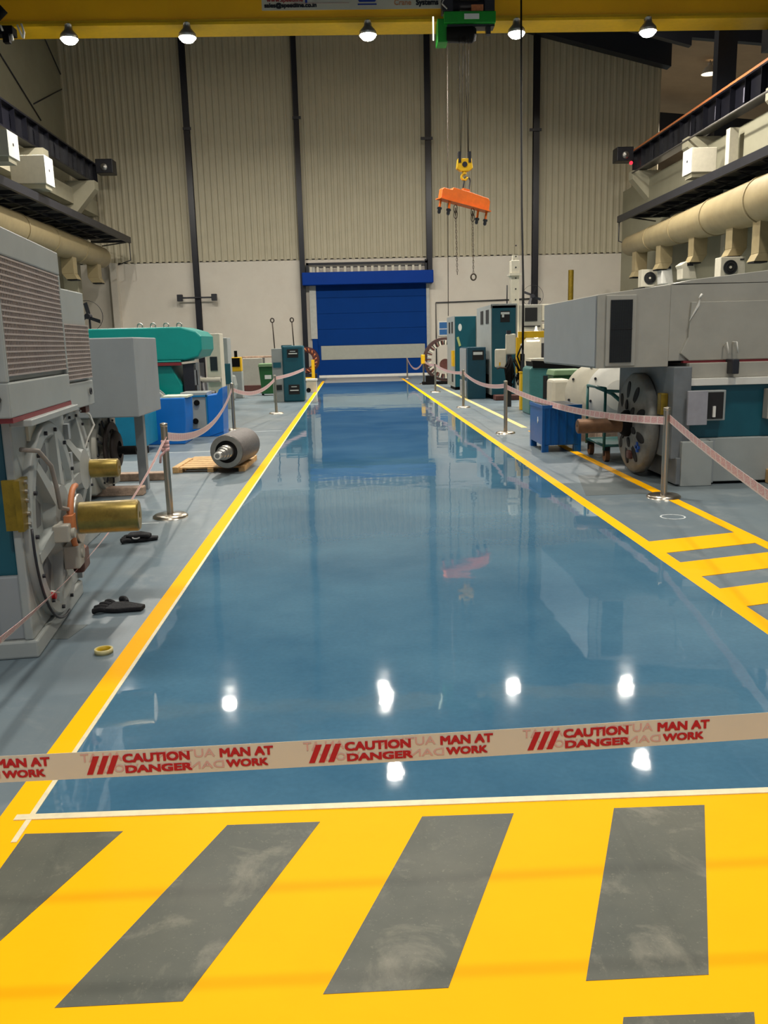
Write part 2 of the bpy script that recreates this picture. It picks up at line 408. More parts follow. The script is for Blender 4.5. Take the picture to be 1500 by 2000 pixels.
tag(mb(DARK).tube([(4.25, BY-.06, 0.5), (4.25, BY-.06, 3.5), (8.9, BY-.06, 3.58)], .03).build('conduit'), 'thin dark conduit running along white wall right of the blue door', 'conduit')
t = thing('wall_sign', 'small blue and white notice on the wall right of the door', 'sign', (4.60, BY-.03, 2.25))
mb(WHITE).box(-.24, .24, -.02, .02, -.36, .36).build('board', t)
mb(mat('sign_blue', (40, 100, 160), .5)).box(-.19, .19, -.03, -.02, 0, .3).box(-.19, .19, -.03, -.02, -.3, -.04).build('printed_field', t)
# notch marks of rust stain etc left out; side walls
SIDE = mat('side_wall', (150, 146, 124), .6, var=.06, scale=.8)
struct(mb(SIDE).box(-13.2, -12.95, -6, 43, 0, 17).build('wall_left'))
struct(mb(SIDE).box(13.4, 13.65, -6, 43, 0, 8.5).build('wall_right'))
struct(mb(mat('roof_dark', (70, 68, 62), .7, var=.1, scale=1)).prism([(-13.3, 16.5), (-2, 19.4), (15.3, 15.2), (15.3, 15.35), (-2, 19.6), (-13.3, 16.7)], 'y', -6, 43).build('ceiling'))
struct(mb(WALLW).box(-11.35, -11.05, 42.2, 42.6, 0, 5.66).build('trim_2'))
# adjoining bay seen through the open side
TAN = mat('bay_ceiling', (170, 140, 108), .7, var=.1, scale=.5)
struct(mb(TAN).prism([(15.35, 15.0), (44, 12.0), (44, 12.2), (15.35, 15.2)], 'y', -6, 90).build('ceiling'))
struct(mb(mat('bay_wall', (110, 96, 78), .7, var=.1, scale=.5)).box(10, 44, 80, 80.3, 0, 16).box(43.7, 44, -6, 80, 0, 16).build('wall_right'))
RAFT = mat('rafter_paint', (30, 32, 40), .5, var=.1)
for i, (y, z) in enumerate(((36, 13.2), (50, 12.9), (64, 12.5))):
    struct(mb(RAFT).prism([(13.9, z), (44, z-2.6), (44, z-1.3), (13.9, z+1.3)], 'y', y, y+.3).build('trim_%d' % (3+i)))
struct(mb(RAFT).prism([(6, 14.9), (13.9, 12.9), (13.9, 14.3), (6, 16.2)], 'y', 36, 36.3).build('trim_6'))
for (px, py, y, lab) in ((1386, 145, 44, 'round highbay lamp in the next bay, beside the tall dark column'), (1284, 226, 54, 'round highbay lamp in the next bay, at edge of the cladding')):
    p = at(px, py, y)
    t = thing('highbay_lamp', lab, 'lamp', p)
    mb(mat('lamp_housing', (200, 196, 186), .4)).rev((0, 0, 0), (0, 0, 1), [(0, .40), (.25, .28), (.4, .1), (.5, .1)], 28).build('reflector', t)
    mb(mat('lamp_soft', (255, 240, 210), .5, emit=(255, 236, 200), estr=2.5)).rev((0, 0, 0), (0, 0, 1), [(.02, 0), (.02, .39)], 28).build('diffuser', t)
    mb(DARK).cyl((0, 0, .5), (0, 0, 1.2), .02, seg=8).build('hanger_rod', t)

# ------------------------------------------------------------------ runway girders and columns both sides
def side_steel(sgn):
    S = 'left' if sgn < 0 else 'right'
    X = -11.05 if sgn < 0 else 12.9; yend = 40.4 if sgn < 0 else 39.8
    t = thing('crane_runway_girder', 'dark steel crane runway girder along the %s side of hall' % S, 'girder', (X, 0, 0))
    a, b_ = (-.0, -.45) if sgn < 0 else (0, .45)
    x0, x1 = min(a, b_), max(a, b_)
    mb(NAVY).box(x0, x1, 8, yend, 8.82, 8.88).box(x0, x1, 8, yend, 9.68, 9.74).box((x0+x1)/2-.02, (x0+x1)/2+.02, 8, yend, 8.88, 9.68).box(x0, x1, yend-.02, yend, 8.82, 9.74).build('i_section', t)
    st = mb(NAVY); y = 9
    while y < yend: st.box(x0+.02, x1-.02, y, y+.02, 8.88, 9.68); y += 1.1
    st.build('stiffener', t)['kind'] = 'stuff'
    pl = mb(mat('pale_plate', (128, 126, 140), .5, metal=.2))
    y = 20
    while y < yend-1: pl.box(((x0+x1)/2+.03) if sgn < 0 else ((x0+x1)/2-.05), ((x0+x1)/2+.05) if sgn < 0 else ((x0+x1)/2-.03), y, y+.45, 9.05, 9.5); y += 2.2
    pl.build('web_plate', t)
    mb(COPPER if sgn > 0 else DARK).box(x0 if sgn > 0 else (x0+x1)/2-.04, x0+.09 if sgn > 0 else (x0+x1)/2+.04, 8, yend-.1, 9.74, 9.82).build('rail', t)
    bx = mb(DARK).box(-.35*sgn-.38, -.35*sgn+.38, yend-.1, yend+.6, 9.35, 9.95)
    bx.build('end_stop', t, bevel=.03)
    mb(STEEL).rev((-.35*sgn, yend-.12, 9.6), (-.35*sgn, yend-1, 9.6), [(0, .16), (.05, .13), (.1, 0)], 16).build('buffer', t)
    if sgn > 0: mb(mat('red_lens', (255, 60, 60), .3, emit=(255, 30, 50), estr=3)).cyl((-.1, yend-.16, 9.25), (-.1, yend-.1, 9.25), .07).build('indicator_lamp', t)
    # busbar pipe under
    if sgn > 0:
        tag(mb(mat('pipe_grey', (120, 116, 112), .5)).tube([(X-.25, 12, 8.7), (X-.25, 39, 8.7)], .035).build('busbar_pipe'), 'thin grey pipe running under the right-hand runway girder', 'pipe')
    # concrete tie beam and columns
    CONC = mat('concrete_cream', (176, 170, 146), .6, var=.07, scale=1.2)
    xx = X+sgn*1.0
    struct(mb(CONC).box(min(xx-.15, xx+.3), max(xx-.15, xx+.3), 8, 42.5, 7.85, 8.5).build('trim_%d' % (7 if sgn < 0 else 8)))
    for k, y in enumerate((39.2, 33.0, 26.5, 20)):
        lab = 'cream concrete column carrying the %s runway girder, %s' % (S, ('nearest the back wall', 'second from the back wall', 'third from the back wall', 'fourth from the back wall')[k])
        c = thing('corbel_column', lab, 'column', (X+sgn*1.0, y, 0))
        mb(CONC).box(-.3+sgn*.15, .3+sgn*.15, -.3, .3, 0, 8.3).build('shaft', c)
        mb(CONC).prism([(0, 8.8), (-sgn*1.25, 8.8), (-sgn*1.25, 8.45), (-sgn*.3, 7.4), (0, 7.4)], 'y', -.28, .28).build('corbel', c)
        if sgn > 0 and k == 1:
            struct(mb(RAFT).box(13.65, 14.35, 32.8, 33.2, 8.5, 15.5).build('trim_9'))
    # junction boxes on the ledge
    for (px, py, Y, wd) in (((78, 330, 29.2, .62), (4, 278, 26.0, .5)) if sgn < 0 else ((1360, 312, 30.5, .58),)):
        p = at(px, py, Y)
        t2 = thing('junction_box', 'white cabinet box on the %s ledge below runway girder%s' % (S, ', cut by the frame edge' if px == 4 else ''), 'box', (p.x, p.y, p.z))
        w0, w1 = (-.95, .15) if sgn < 0 else (-.15, .72)
        mb(CREAM).box(w0, w1, 0, .8, -wd*.7, wd*.7).build('case', t2, bevel=.02)
        fx = w1 if sgn < 0 else w0-.015
        o = mb(WHITE).box(fx, fx+.015, 0, .8, -wd*.7, wd*.7).build('side_door', t2)
        mb(DARK).box(fx-.01, fx+.025, .35, .42, -.02, .05).build('latch', o)
        mb(CONC).box(-.9 if sgn < 0 else -.1, .9 if sgn > 0 else .1, .1, .7, -wd*.7-.14, -wd*.7).build('bracket', t2)
    # cable tray / walkway truss
    XT = -10.0 if sgn < 0 else 11.6; ye = 41.0 if sgn < 0 else 37.4
    t = thing('service_walkway', 'dark steel cable walkway bracketed off the %s wall' % S, 'walkway', (XT, 0, 6.55))
    mb(DARK).box(-.06, .06, 8, ye, -.14, .12).build('edge_channel', t)
    mb(DARK).box(-.06+sgn*.9, .06+sgn*.9, 8, ye-1.2, -.1, .22).build('edge_channel', t)
    mb(DARK).box(-.06+sgn*1.62, .06+sgn*1.62, 8, ye-1.2, -.1, .12).build('edge_channel', t)
    rg = mb(DARK); y = 12
    while y < ye:
        rg.box(min(0, sgn*1.72), max(0, sgn*1.72), y, y+.08, -.12, .0)
        rg.tube([(sgn*.1, y+.1, -.1), (sgn*1.6, y+1.4, -.1)], .03, 6); y += 1.6
    rg.build('cross_member', t)['kind'] = 'stuff'
    mb(DARK).tube([(0, ye-.1, 0), (0, ye-.1, -.9), (sgn*.6, ye-.1, -1.1)], .025, 6).build('drop_rod', t)
    mb(mat('tray_deck', (60, 58, 54), .7, var=.2)).box(min(sgn*.1, sgn*1.7), max(sgn*.1, sgn*1.7), 8, ye-.3, .0, .02).build('deck', t)
side_steel(-1); side_steel(1)

def duct(sgn):
    S = 'left' if sgn < 0 else 'right'
    X = -11.1 if sgn < 0 else 12.1
    t = thing('ventilation_duct', 'large cream spiral ventilation duct along the %s wall' % S, 'duct', (X, 0, 5.45))
    segs = ([(40.0, .46), (36.5, .48), (33, .5), (30, .52), (26.5, .54), (20, .56)] if sgn < 0 else [(37.2, .42), (34.3, .46), (31.5, .52), (28.5, .60), (25.2, .66), (18, .68)])
    zc = .25 if sgn < 0 else -.02
    prof = [(0, 0), (0, segs[0][1]*.92)]
    for (y, r) in segs: prof.append((segs[0][0]-y+.05, r))
    mb(DUCT).rev((0, segs[0][0], zc), (0, 0, zc), prof, 36).build('main_pipe', t)
    for (y, r) in segs[1:5]:
        mb(DUCT).annulus((0, y, zc), (0, 1, 0), r-.02, r+.025, .09, 36).build('joint_band', t)
    noz = ((187, 515, 38.8, 552), (148, 500, 35.4, 545)) if sgn < 0 else ((1262, 490, 36.0, 540), (1303, 475, 33.2, 525), (1352, 460, 30.0, 512), (1412, 440, 27.0, 500), (1470, 460, 25.2, 510))
    for (px, py, Y, pb) in noz:
        p = at(px, py, Y); zb = at(px, pb, Y).z-5.45
        n = mb(DUCT).box(-.24, .24, Y-.24, Y+.24, zb+.2, zc-.3)
        n.prism([(-.24, zb+.2), (.24, zb+.2), (.22-sgn*.14, zb-.02), (-.22-sgn*.14, zb-.02)], 'y', Y-.24, Y+.24)
        q = n.build('outlet', t, bevel=.01)
        mb(HOLE).box(-.2-sgn*.14, .2-sgn*.14, Y-.2, Y+.2, zb-.06, zb-.015).build('grille', q)
duct(-1); duct(1)
# air conditioner outdoor units on the right wall
for (px, py, Y, sz, lab) in ((1432, 522, 26.5, .78, 'large cream air conditioner outdoor unit on right wall below the duct'), (1274, 543, 34.5, .85, 'small cream air conditioner outdoor unit near the back right corner')):
    p = at(px, py, Y); t = thing('outdoor_unit', lab, 'air conditioner', p)
    mb(CREAM).box(-sz/2, sz/2, 0, .45, -sz*.40, sz*.40).build('case', t, bevel=.02)
    f = mb(HOLE).rev((-sz*.12, -.01, 0), (-sz*.12, -1, 0), [(0, 0), (0, sz*.27), (.01, sz*.27), (.015, 0)], 28)
    f.m(MESHD).annulus((-sz*.12, -.03, 0), (0, 1, 0), sz*.25, sz*.28, .02).annulus((-sz*.12, -.035, 0), (0, 1, 0), sz*.15, sz*.16, .02)
    f.m(CREAM).cyl((-sz*.12, -.04, 0), (-sz*.12, 0, 0), sz*.05)
    f.build('fan_grille', t)
    mb(DARK).box(sz*.26, sz*.42, -.012, 0, sz*.27, sz*.32).build('badge', t)
    mb(DARK).box(-sz*.4, -sz*.34, 0, .7+.6, -sz*.46, -sz*.40).box(sz*.34, sz*.4, 0, .7+.6, -sz*.46, -sz*.40).build('bracket', t)
for (px, py, Y, w, h, lab, mt) in ((1303, 535, 33.0, .55, .75, 'white cloth bag hanging beneath a duct outlet', WHITE), (1345, 528, 30.0, .62, .6, 'cream elbow hood below third duct outlet', CREAM)):
    p = at(px, py, Y); t = thing('wall_hood', lab, 'hood')
    t.location = p
    o = mb(mt).prism([(-w/2, h/2*.6), (-w*.2, h/2), (w*.25, h/2), (w*.38, h*.1), (w/2, -h/2), (-w*.35, -h/2), (-w*.38, h*.1)], 'y', 0, .5).build('shell', t, bevel=.03)
    mb(DARK).box(-w*.1, w*.25, -.02, 0, h*.25, h*.36).build('slot', t)
tag(mb(CREAM).box(12.9, 13.2, 29.7, 30.0, 0, 8.4).build('drain_riser'), 'cream square riser pipe on the right wall between duct outlets', 'pipe')
# slim yellow pole before the white wall
tag(mb(OLIVE).cyl((8.6+1.15, 38, 0), (9.75, 38, at(1092, 528, 38).z), .12, seg=10).build('yellow_pole'), 'slim olive yellow pole standing before the white back wall', 'pole')
# wall fans
for (px, py, Y, lab) in ((172, 618, 24, 'black wall fan above the turquoise motor at left'), (1040, 578, 38, 'dark pedestal fan before the rightmost wall post')):
    p = at(px, py, Y); t = thing('industrial_fan', lab, 'fan', p)
    s = .38 if px < 500 else .42
    hub = mb(DARK).cyl((0, -.1, 0), (0, .15, 0), s*.2)
    hub.build('motor', t)
    for k in range(3 if px < 500 else 4):
        a = k*2*PI/(3 if px < 500 else 4)+.5
        bl = mb(DARK)
        R = Matrix.Rotation(a, 3, 'Y')
        pts = [R @ Vector(q) for q in ((.05*s, -.02, .05*s), (.9*s, -.06, .2*s), (1.0*s, -.02, -.05*s), (.2*s, .04, -.16*s))]
        v = [bl.bm.verts.new(q) for q in pts]; bl.face(v); v2 = [bl.bm.verts.new(q+Vector((0, .01, 0))) for q in pts]; bl.face(v2[::-1])
        for i in range(4): bl.face([v[i], v2[i], v2[(i+1) % 4], v[(i+1) % 4]])
        bl.build('blade', t)
    mb(DARK).cyl((0, .12, 0), (0, .12, -p.z), .03, seg=8).build('pole', t)
    mb(DARK).annulus((0, -.08, 0), (0, 1, 0), s*1.08, s*1.11, .02, 32).build('guard_ring', t)

# ------------------------------------------------------------------ overhead crane
cr = thing('overhead_crane_girder', 'yellow overhead crane box girder with a white banner across the top', 'crane', (0, 29.4, 0))
mb(YELG).box(-12.3, 14.3, .05, .95, 11.78, 13.4).build('box_girder', cr)
mb(mat('girder_flange', (226, 178, 0), .45, var=.05)).box(-12.3, 14.3, -.05, 1.05, 11.62, 11.70).box(-12.3, 14.3, .0, 1.0, 11.70, 11.79).build('bottom_flange', cr)
for x in (-12.7, 14.3): mb(DARK).box(x, x+.4, -1.2, 1.4, 11.0, 12.2).build('end_carriage', cr)
bn = mb(mat('banner', (196, 190, 172), .6, var=.03)).box(-2.46, 4.85, .02, .05, 12.03, 13.2).build('banner', cr)
LET = mat('letter_black', (30, 30, 34), .6, var=0); LEB = mat('letter_blue', (20, 50, 140), .6, var=0); LEO = mat('letter_orange', (190, 130, 90), .6, var=0)
def btext(s, size, x, z, mt, bold=.01, sx=1):
    text_mesh(s, size, mt, 'lettering', bn, Matrix.Translation((x, .015, z)) @ FACE_NEAR, bold, sx)
btext('sales@speedline.co.in', .17, -2.38, 12.11, LET, .012, 1.1)
btext('www.speedline', .17, -2.3, 12.27, mat('letter_red', (150, 40, 40), .6, var=0), .006, 1.1)
btext('speedline', .5, -1.3, 12.33, LEB, .015)
btext('Crane', .22, 1.72, 12.14, LEO, .006)
btext('Systems', .22, 2.42, 12.14, LET, .014)
btext('and  Hoists', .2, 3.75, 12.14, LEB, .012)
mb(LEB).prism([(.62+.0, 12.24), (1.12, 12.24), (1.17, 12.31), (1.17, 12.8), (.57, 12.8), (.57, 12.31)], 'y', .0, .02).box(.57, 1.17, .0, .02, 12.15, 12.185).build('logo_mark', bn)
mb(mat('letter_pale', (170, 140, 130), .6, var=0)).box(-1.55, .3, .005, .02, 12.21, 12.225).build('rule', bn)
for i, x in enumerate(LAMP_X):
    lab = ('flood lamp under the yellow girder, first from left', 'flood lamp under the yellow girder, above the leftmost wall post', 'flood lamp under the yellow girder, left of the green hoist',
           'flood lamp under the yellow girder, just right of the green hoist', 'flood lamp under the yellow girder, rightmost')[i]
    t = thing('flood_lamp', lab, 'lamp', (x, LAMP_Y, LAMP_Z), group='flood lamps under the crane girder')
    t['label'] = lab
    mb(STEEL).rev((0, 0, .28), (0, 0, -1), [(0, 0), (0, .10), (.16, .13), (.3, .26), (.42, .28), (.42, .27)], 28).build('reflector', t)
    mb(mat('lamp_glow', (255, 250, 240), .4, emit=(255, 246, 232), estr=60)).rev((0, 0, -.08), (0, 0, -1), [(0, .26), (.10, .24), (.17, .17), (.20, .09), (.21, 0)], 28).build('lens', t)
    mb(DARK).box(-.04, .04, -.04, .3, .28, .315).box(-.03, .03, -.03, .03, .2, .31).build('bracket', t)
for i, x in enumerate((.95, 8.6)):
    t = thing('flood_lamp', 'flood lamp on the rear crane girder, %s, seen only mirrored in wet floor' % ('left one' if i == 0 else 'right one'), 'lamp', (x, 23.9, 11.45), group='flood lamps on the second crane girder')
    mb(STEEL).rev((0, 0, .28), (0, 0, -1), [(0, 0), (0, .10), (.16, .13), (.3, .26), (.42, .28), (.42, .27)], 28).build('reflector', t)
    mb(mat('lamp_glow', (255, 250, 240), .4, emit=(255, 246, 232), estr=60)).rev((0, 0, -.08), (0, 0, -1), [(0, .26), (.08, .22), (.11, 0)], 28).build('lens', t)
for (x, y, p_) in HIGHBAYS+FILL_BAYS:  # housings, also for the added fill lamps near the back wall
    t = thing('highbay_lamp', 'unseen highbay lamp under the hall roof, above the top of the view', 'lamp', (x, y, 12.25 if y < 30 else 14.75), group='highbay lamps above the viewer')
    mb(STEEL).rev((0, 0, 0), (0, 0, 1), [(0, .58), (.3, .40), (.5, .14), (.6, .14), (.6, 0)], 28).build('reflector', t)
    mb(DARK).cyl((0, 0, .6), (0, 0, 2.2), .02, seg=8).build('hanger_rod', t)
# hoist trolley
h = thing('hoist_trolley', 'green wire rope hoist trolley hanging under the yellow crane girder', 'hoist', (4.0, 28.6, 11.3))
mb(GREENH).box(-.80, .80, -.22, .1, -.05, .28).build('frame_beam', h, bevel=.02)
mb(GREENH).box(-1.0, -.68, -.1, .5, -.55, .12).build('end_plate', h, bevel=.02)
mb(BLACK).rev((-.72, .0, -.32), (1, .0, -.32), [(0, 0), (0, .22), (.8, .24), (.92, .18), (.92, 0)], 24).build('motor', h)
mb(DARK).box(-.7, .78, -.1, .3, -.12, -.05).box(.52, .66, -.1, .1, -.34, -.1).build('under_frame', h)
mb(DARK).rev((-.8, .05, .52), (1, .05, .52), [(0, 0), (0, .2), (.5, .2), (.5, .16), (1.4, .16), (1.4, 0)], 24).build('rope_drum', h)
mb(DARK).box(.45, .78, -.15, .3, .3, .85).build('gearbox', h, bevel=.03)
mb(DARK).box(-.85, -.5, -.15, .3, .3, .75).build('brake_box', h, bevel=.03)
mb(COPPER).box(.05, .42, -.16, .1, .30, .48).build('limit_switch', h)
mb(STEEL).tube([(-.7, -.2, .35), (-.86, -.2, .5), (-.78, -.2, .68), (-.5, -.2, .7)], .03).build('cable_loop', h)
mb(LABEL).box(-.18, .28, -.24, -.222, .05, .2).build('name_plate', h)
mb(mat('lit_tube', (255, 255, 240), .3, emit=(240, 250, 220), estr=3)).cyl((-1.13, -.1, .17), (-1.13, -.1, -.5), .022, seg=10).build('lit_tube', h)
for k, (x0, x1) in enumerate(((3.66, 3.67), (3.80, 3.69), (3.84, 3.92), (3.95, 3.935))):
    tag(mb(ROPE).tube([(x0, 28.4, 11.1), (x1, 28.4, 7.3)], .010, 6).build('hoist_rope'), 'wire rope from the green hoist to the yellow hook block', 'rope', 'four falls of hoist wire rope')
hb = thing('hook_block', 'yellow hook block on wire ropes above the orange spreader beam', 'hook', (3.80, 28.4, 7.0))
mb(YELP).prism([(-.22, .3), (.22, .3), (.26, .0), (.12, -.08), (-.12, -.08), (-.26, 0)], 'y', -.1, .1).build('block_plates', hb, bevel=.02)
mb(DARK).box(-.2, -.12, -.13, .13, .18, .5).box(.12, .2, -.13, .13, .18, .5).cyl((0, -.13, .12), (0, .13, .12), .08).build('sheave', hb)
k = mb(YELP).cyl((0, 0, -.05), (0, 0, -.16), .07)
pts = [(0, 0, -.12)] + [Vector((.0, 0, -.24))+Vector((math.cos(a)*.09, 0, math.sin(a)*.09)) for a in [PI*.55+i*PI*.16 for i in range(10)]]
k.tube(pts, .04, 10).build('hook', hb)
# spreader beam, turned and tilted
sb = thing('spreader_beam', 'orange spreader beam hanging tilted from the crane hook', 'lifting beam', (3.80, 28.4, 6.08))
sb.rotation_euler = (0, math.radians(10), math.radians(24))
mb(ORANGE).prism([(-.9, -.17), (.9, -.17), (.9, .12), (.82, .2), (.12, .24), (-.5, .24), (-.55, .16), (-.85, .16), (-.9, .1)], 'y', -.11, .11).build('beam', sb, bevel=.015)
mb(ORANGE).box(-.95, .95, -.17, .17, -.2, -.17).box(-.12, .12, -.06, .06, .24, .32).build('flange', sb)
mb(DARK).tube([Vector((.11*math.cos(a), .0, .47+(.12 if math.sin(a) > 0 else -.12)+.10*math.sin(a))) for a in [i*2*PI/24+.01 for i in range(24)]], .024, 8, closed=True).build('suspension_ring', sb)
for x, y in ((-.86, 0), (-.58, -.1), (.62, .1), (.88, 0)):
    w = mb(ORANGE).box(x-.03, x+.03, y-.02, y+.02, -.44, -.17).build('arm', sb)
    mb(DARK).rev((x, y, -.44), (x, y, -2), [(0, 0), (0, .07), (.05, .08), (.07, .05), (.15, .055), (.19, .03), (.19, 0)], 14).build('grab_hook', w)
def chain(pts_xz, y, name, label, end):
    c = mb(CHAIN)
    (x0, z0), (x1, z1) = pts_xz
    n = int((z0-z1)/.085)
    for i in range(n):
        z = z0-(i+.5)*(z0-z1)/n; x_ = x0+(x1-x0)*(i+.5)/n
        big = i < 3
        a = .055 if big else .022; hgt = .09 if big else .035
        P = [Vector(((a*math.cos(t) if i % 2 == 0 else 0), (0 if i % 2 == 0 else a*math.cos(t)), hgt*.35*(1 if math.sin(t) > 0 else -1)+hgt*math.sin(t))) + Vector((x_, y, z)) for t in [j*2*PI/10+.01 for j in range(10)]]
        c.tube(P, .013 if big else .009, 5, closed=True)
    t = thing(name, label, 'chain')
    c.build('links', t)['kind'] = 'stuff'
    if end: mb(CHAIN).tube([Vector((x1+.085*math.cos(a), y, z1-.1+.1*math.sin(a))) for a in [i*2*PI/14 for i in range(14)]], .025, 6, closed=True).build('end_hook', t)
    return t
chain(((3.50, 5.83), (3.545, 3.75)), 28.35, 'lifting_chain', 'lifting chain under spreader beam, left one ending bare', False)
chain(((4.08, 5.75), (4.10, 3.78)), 28.55, 'lifting_chain', 'lifting chain under spreader beam, right one ending in a hook', True)
tag(mb(CHAIN).tube([(3.29, 28.4, 10.6), (3.27, 28.4, 7), (3.24, 28.4, 2.45)], .012, 6).build('hand_chain'), 'thin hand chain hanging from the left end of green hoist', 'chain')
t = thing('pendant_control', 'black pendant cable hanging from crane with push button control at its end', 'pendant control')
mb(BLACK).tube([at(1018, 0, 28.0), at(1018, 200, 26.2), at(1019, 400, 24), at(1022, 560, 22), at(1021, 690, 20.6)], .028, 8).build('cable', t)
p = at(1020, 712, 20.5); mb(BLACK).box(p.x-.05, p.x+.05, p.y-.05, p.y+.05, p.z-.26, p.z+.26).build('button_box', t, bevel=.02)
mb(BLACK).tube([p+Vector((.02, 0, -.2)), p+Vector((-.12, 0, .2)), p+Vector((-.02, 0, .45))], .02).build('cable_loop', t)
t = thing('festoon_trolley', 'dark cable trolley with white clips at the left end of yellow girder', 'trolley', at(12, 60, 28.2))
mb(BLACK).box(-.35, .22, -.1, .3, -.12, .12).cyl((-.35, 0, .3), (.0, 0, .6), .14).box(-.1, .1, -.1, .1, -.35, -.1).build('body', t, bevel=.02)
mb(WHITE).tube([(.38, -.1, .12), (.44, -.1, -.05), (.5, -.1, -.22)], .03).tube([(.50, -.1, .15), (.56, -.1, -.1), (.52, -.1, -.25)], .035).tube([(-.1, -.14, .1), (-.05, -.14, -.05)], .03).tube([(.2, -.14, -.15), (.22, -.14, -.32)], .035).build('clip', t)
for (a, b_, lab) in (((0, 105), (80, 235), 'left'), ((85, 70), (125, 160), 'right')):
    tag(mb(DARK).tube([at_wall(*a, -12.92), at_wall(*b_, -12.92)], .03, 6).build('brace_rod'), 'thin dark roof brace rod high on the left wall, the %s one' % lab, 'brace')
tag(mb(DARK).tube([at_wall(66, 203, -12.92), at_wall(125, 172, -12.92)], .025, 6).build('brace_rod'), 'short thin brace rod on the left wall, crossing between the long ones', 'brace')

# ------------------------------------------------------------------ motors of the left row
def grille(mbx, y0, y1, z0, z1, x, pitchv, mt_dark, mt_bar, bt=.006):
    mbx.m(mt_dark).box(x-.02, x-.012, y0, y1, z0, z1)
    mbx.m(mt_bar)
    n = int((z1-z0)/pitchv)
    for i in range(n+1):
        z = z0+(z1-z0)*i/n; mbx.box(x-.008, x+.004, y0, y1, z-bt/2, z+bt/2)
    n = int((y1-y0)/pitchv)
    for i in range(n+1):
        y = y0+(y1-y0)*i/n; mbx.box(x-.008, x, y-bt/2, y+bt/2, z0, z1)

def end_shield(parent, x, yc, zc, r, sgn=1, mt=G, ribs=6, depth=.10):
    """cast round bearing shield on a face x = const, axis along sgn*x"""
    c = Vector((x, yc, zc)); a = Vector((sgn, 0, 0))
    s = mb(mt).rev(c, c+a, [(0, r), (.035, r), (.05, r*.97), (.05, r*.86), (.02, r*.82), (.02, r*.40), (depth, r*.34), (depth, r*.0)], 48)
    for k in range(ribs):
        t = k*2*PI/ribs+.26; d = Vector((0, math.cos(t), math.sin(t))); q = Vector((0, -math.sin(t), math.cos(t)))
        P = [c+a*.02+d*r*.34-q*.045, c+a*.02+d*r*.34+q*.045, c+a*.02+d*r*.88+q*.03, c+a*.02+d*r*.88-q*.03]
        v0 = [s.bm.verts.new(p) for p in P]; v1 = [s.bm.verts.new(p+a*(depth-.02 if i < 2 else .035)) for i, p in enumerate(P)]
        s.face(v1); 
        for i in range(4): s.face([v0[i], v0[(i+1) % 4], v1[(i+1) % 4], v1[i]])
    o = s.build('end_shield', parent)
    for k in range(ribs):   # dark ventilation openings between the ribs
        t = k*2*PI/ribs+.26+PI/ribs; d = Vector((0, math.cos(t), math.sin(t))); q = Vector((0, -math.sin(t), math.cos(t)))
        w = mb(mat('recess_grey', (104, 106, 106), .6, var=.1)); e = c+a*.024
        v = [w.bm.verts.new(p) for p in (e+d*r*.5-q*r*.10, e+d*r*.5+q*r*.10, e+d*r*.76+q*r*.17, e+d*r*.76-q*r*.17)]
        w.face(v); v2 = [w.bm.verts.new(u.co-a*.004) for u in v]; w.face(v2[::-1])
        for i in range(4): w.face([v[i], v2[i], v2[(i+1) % 4], v[(i+1) % 4]])
        w.build('opening', o)
    bt = mb(DARK)
    for k in range(14):
        t = k*2*PI/14; d = Vector((0, math.cos(t), math.sin(t))); p = c+a*.045+d*r*.915; bt.cyl(p, p+a*.022, .013, seg=6)
    bt.build('bolt_circle', o)
    return o

def disc_shield(parent, x, yc, zc, r, sgn, mt, depth=.16):
    c = Vector((x, yc, zc)); a = Vector((sgn, 0, 0))
    o = mb(mt).rev(c, c+a, [(0, r*.94), (.02, r), (depth*.6, r), (depth*.75, r*.95), (depth*.8, r*.80), (depth, r*.45), (depth, 0)], 56).build('end_shield', parent)
    for ring, n, rr, ry, rz_ in ((0, 9, .66, .11, .055), (1, 6, .38, .06, .04)):
        for k in range(n):
            t = k*2*PI/n+.3*ring; d = Vector((0, math.cos(t), math.sin(t))); q = Vector((0, -math.sin(t), math.cos(t)))
            hx = depth*(.8+.2*(.80-rr)/.35)+.002 if rr < .8 else depth*.8
            e = c+a*hx+d*(r*rr); w = mb(HOLE)
            n_ = (a*.35+d*.0)
            v = [w.bm.verts.new(e+d*(ry*math.cos(u))+a*(-.09*depth/.16*(ry*math.cos(u)))*1.0+q*(rz_*math.sin(u))+a*.004) for u in [i*2*PI/16 for i in range(16)]]
            v2 = [w.bm.verts.new(p.co-a*.03) for p in v]; w.face(v); w.face(v2[::-1])
            for i in range(16): w.face([v[i], v2[i], v2[(i+1) % 16], v[(i+1) % 16]])
            w.build('opening', o)
    return o

def shaft(parent, x, yc, zc, r, L_, mt, sgn=1, step=True):
    prof = [(0, 0), (0, r*1.15), (.05, r*1.15), (.05, r), (L_-.012, r), (L_, r-.012), (L_, r*.25), (L_-.03, r*.22), (L_-.03, 0)]
    return mb(mt).rev((x, yc, zc), (x+sgn, yc, zc), prof, 32).build('shaft', parent)

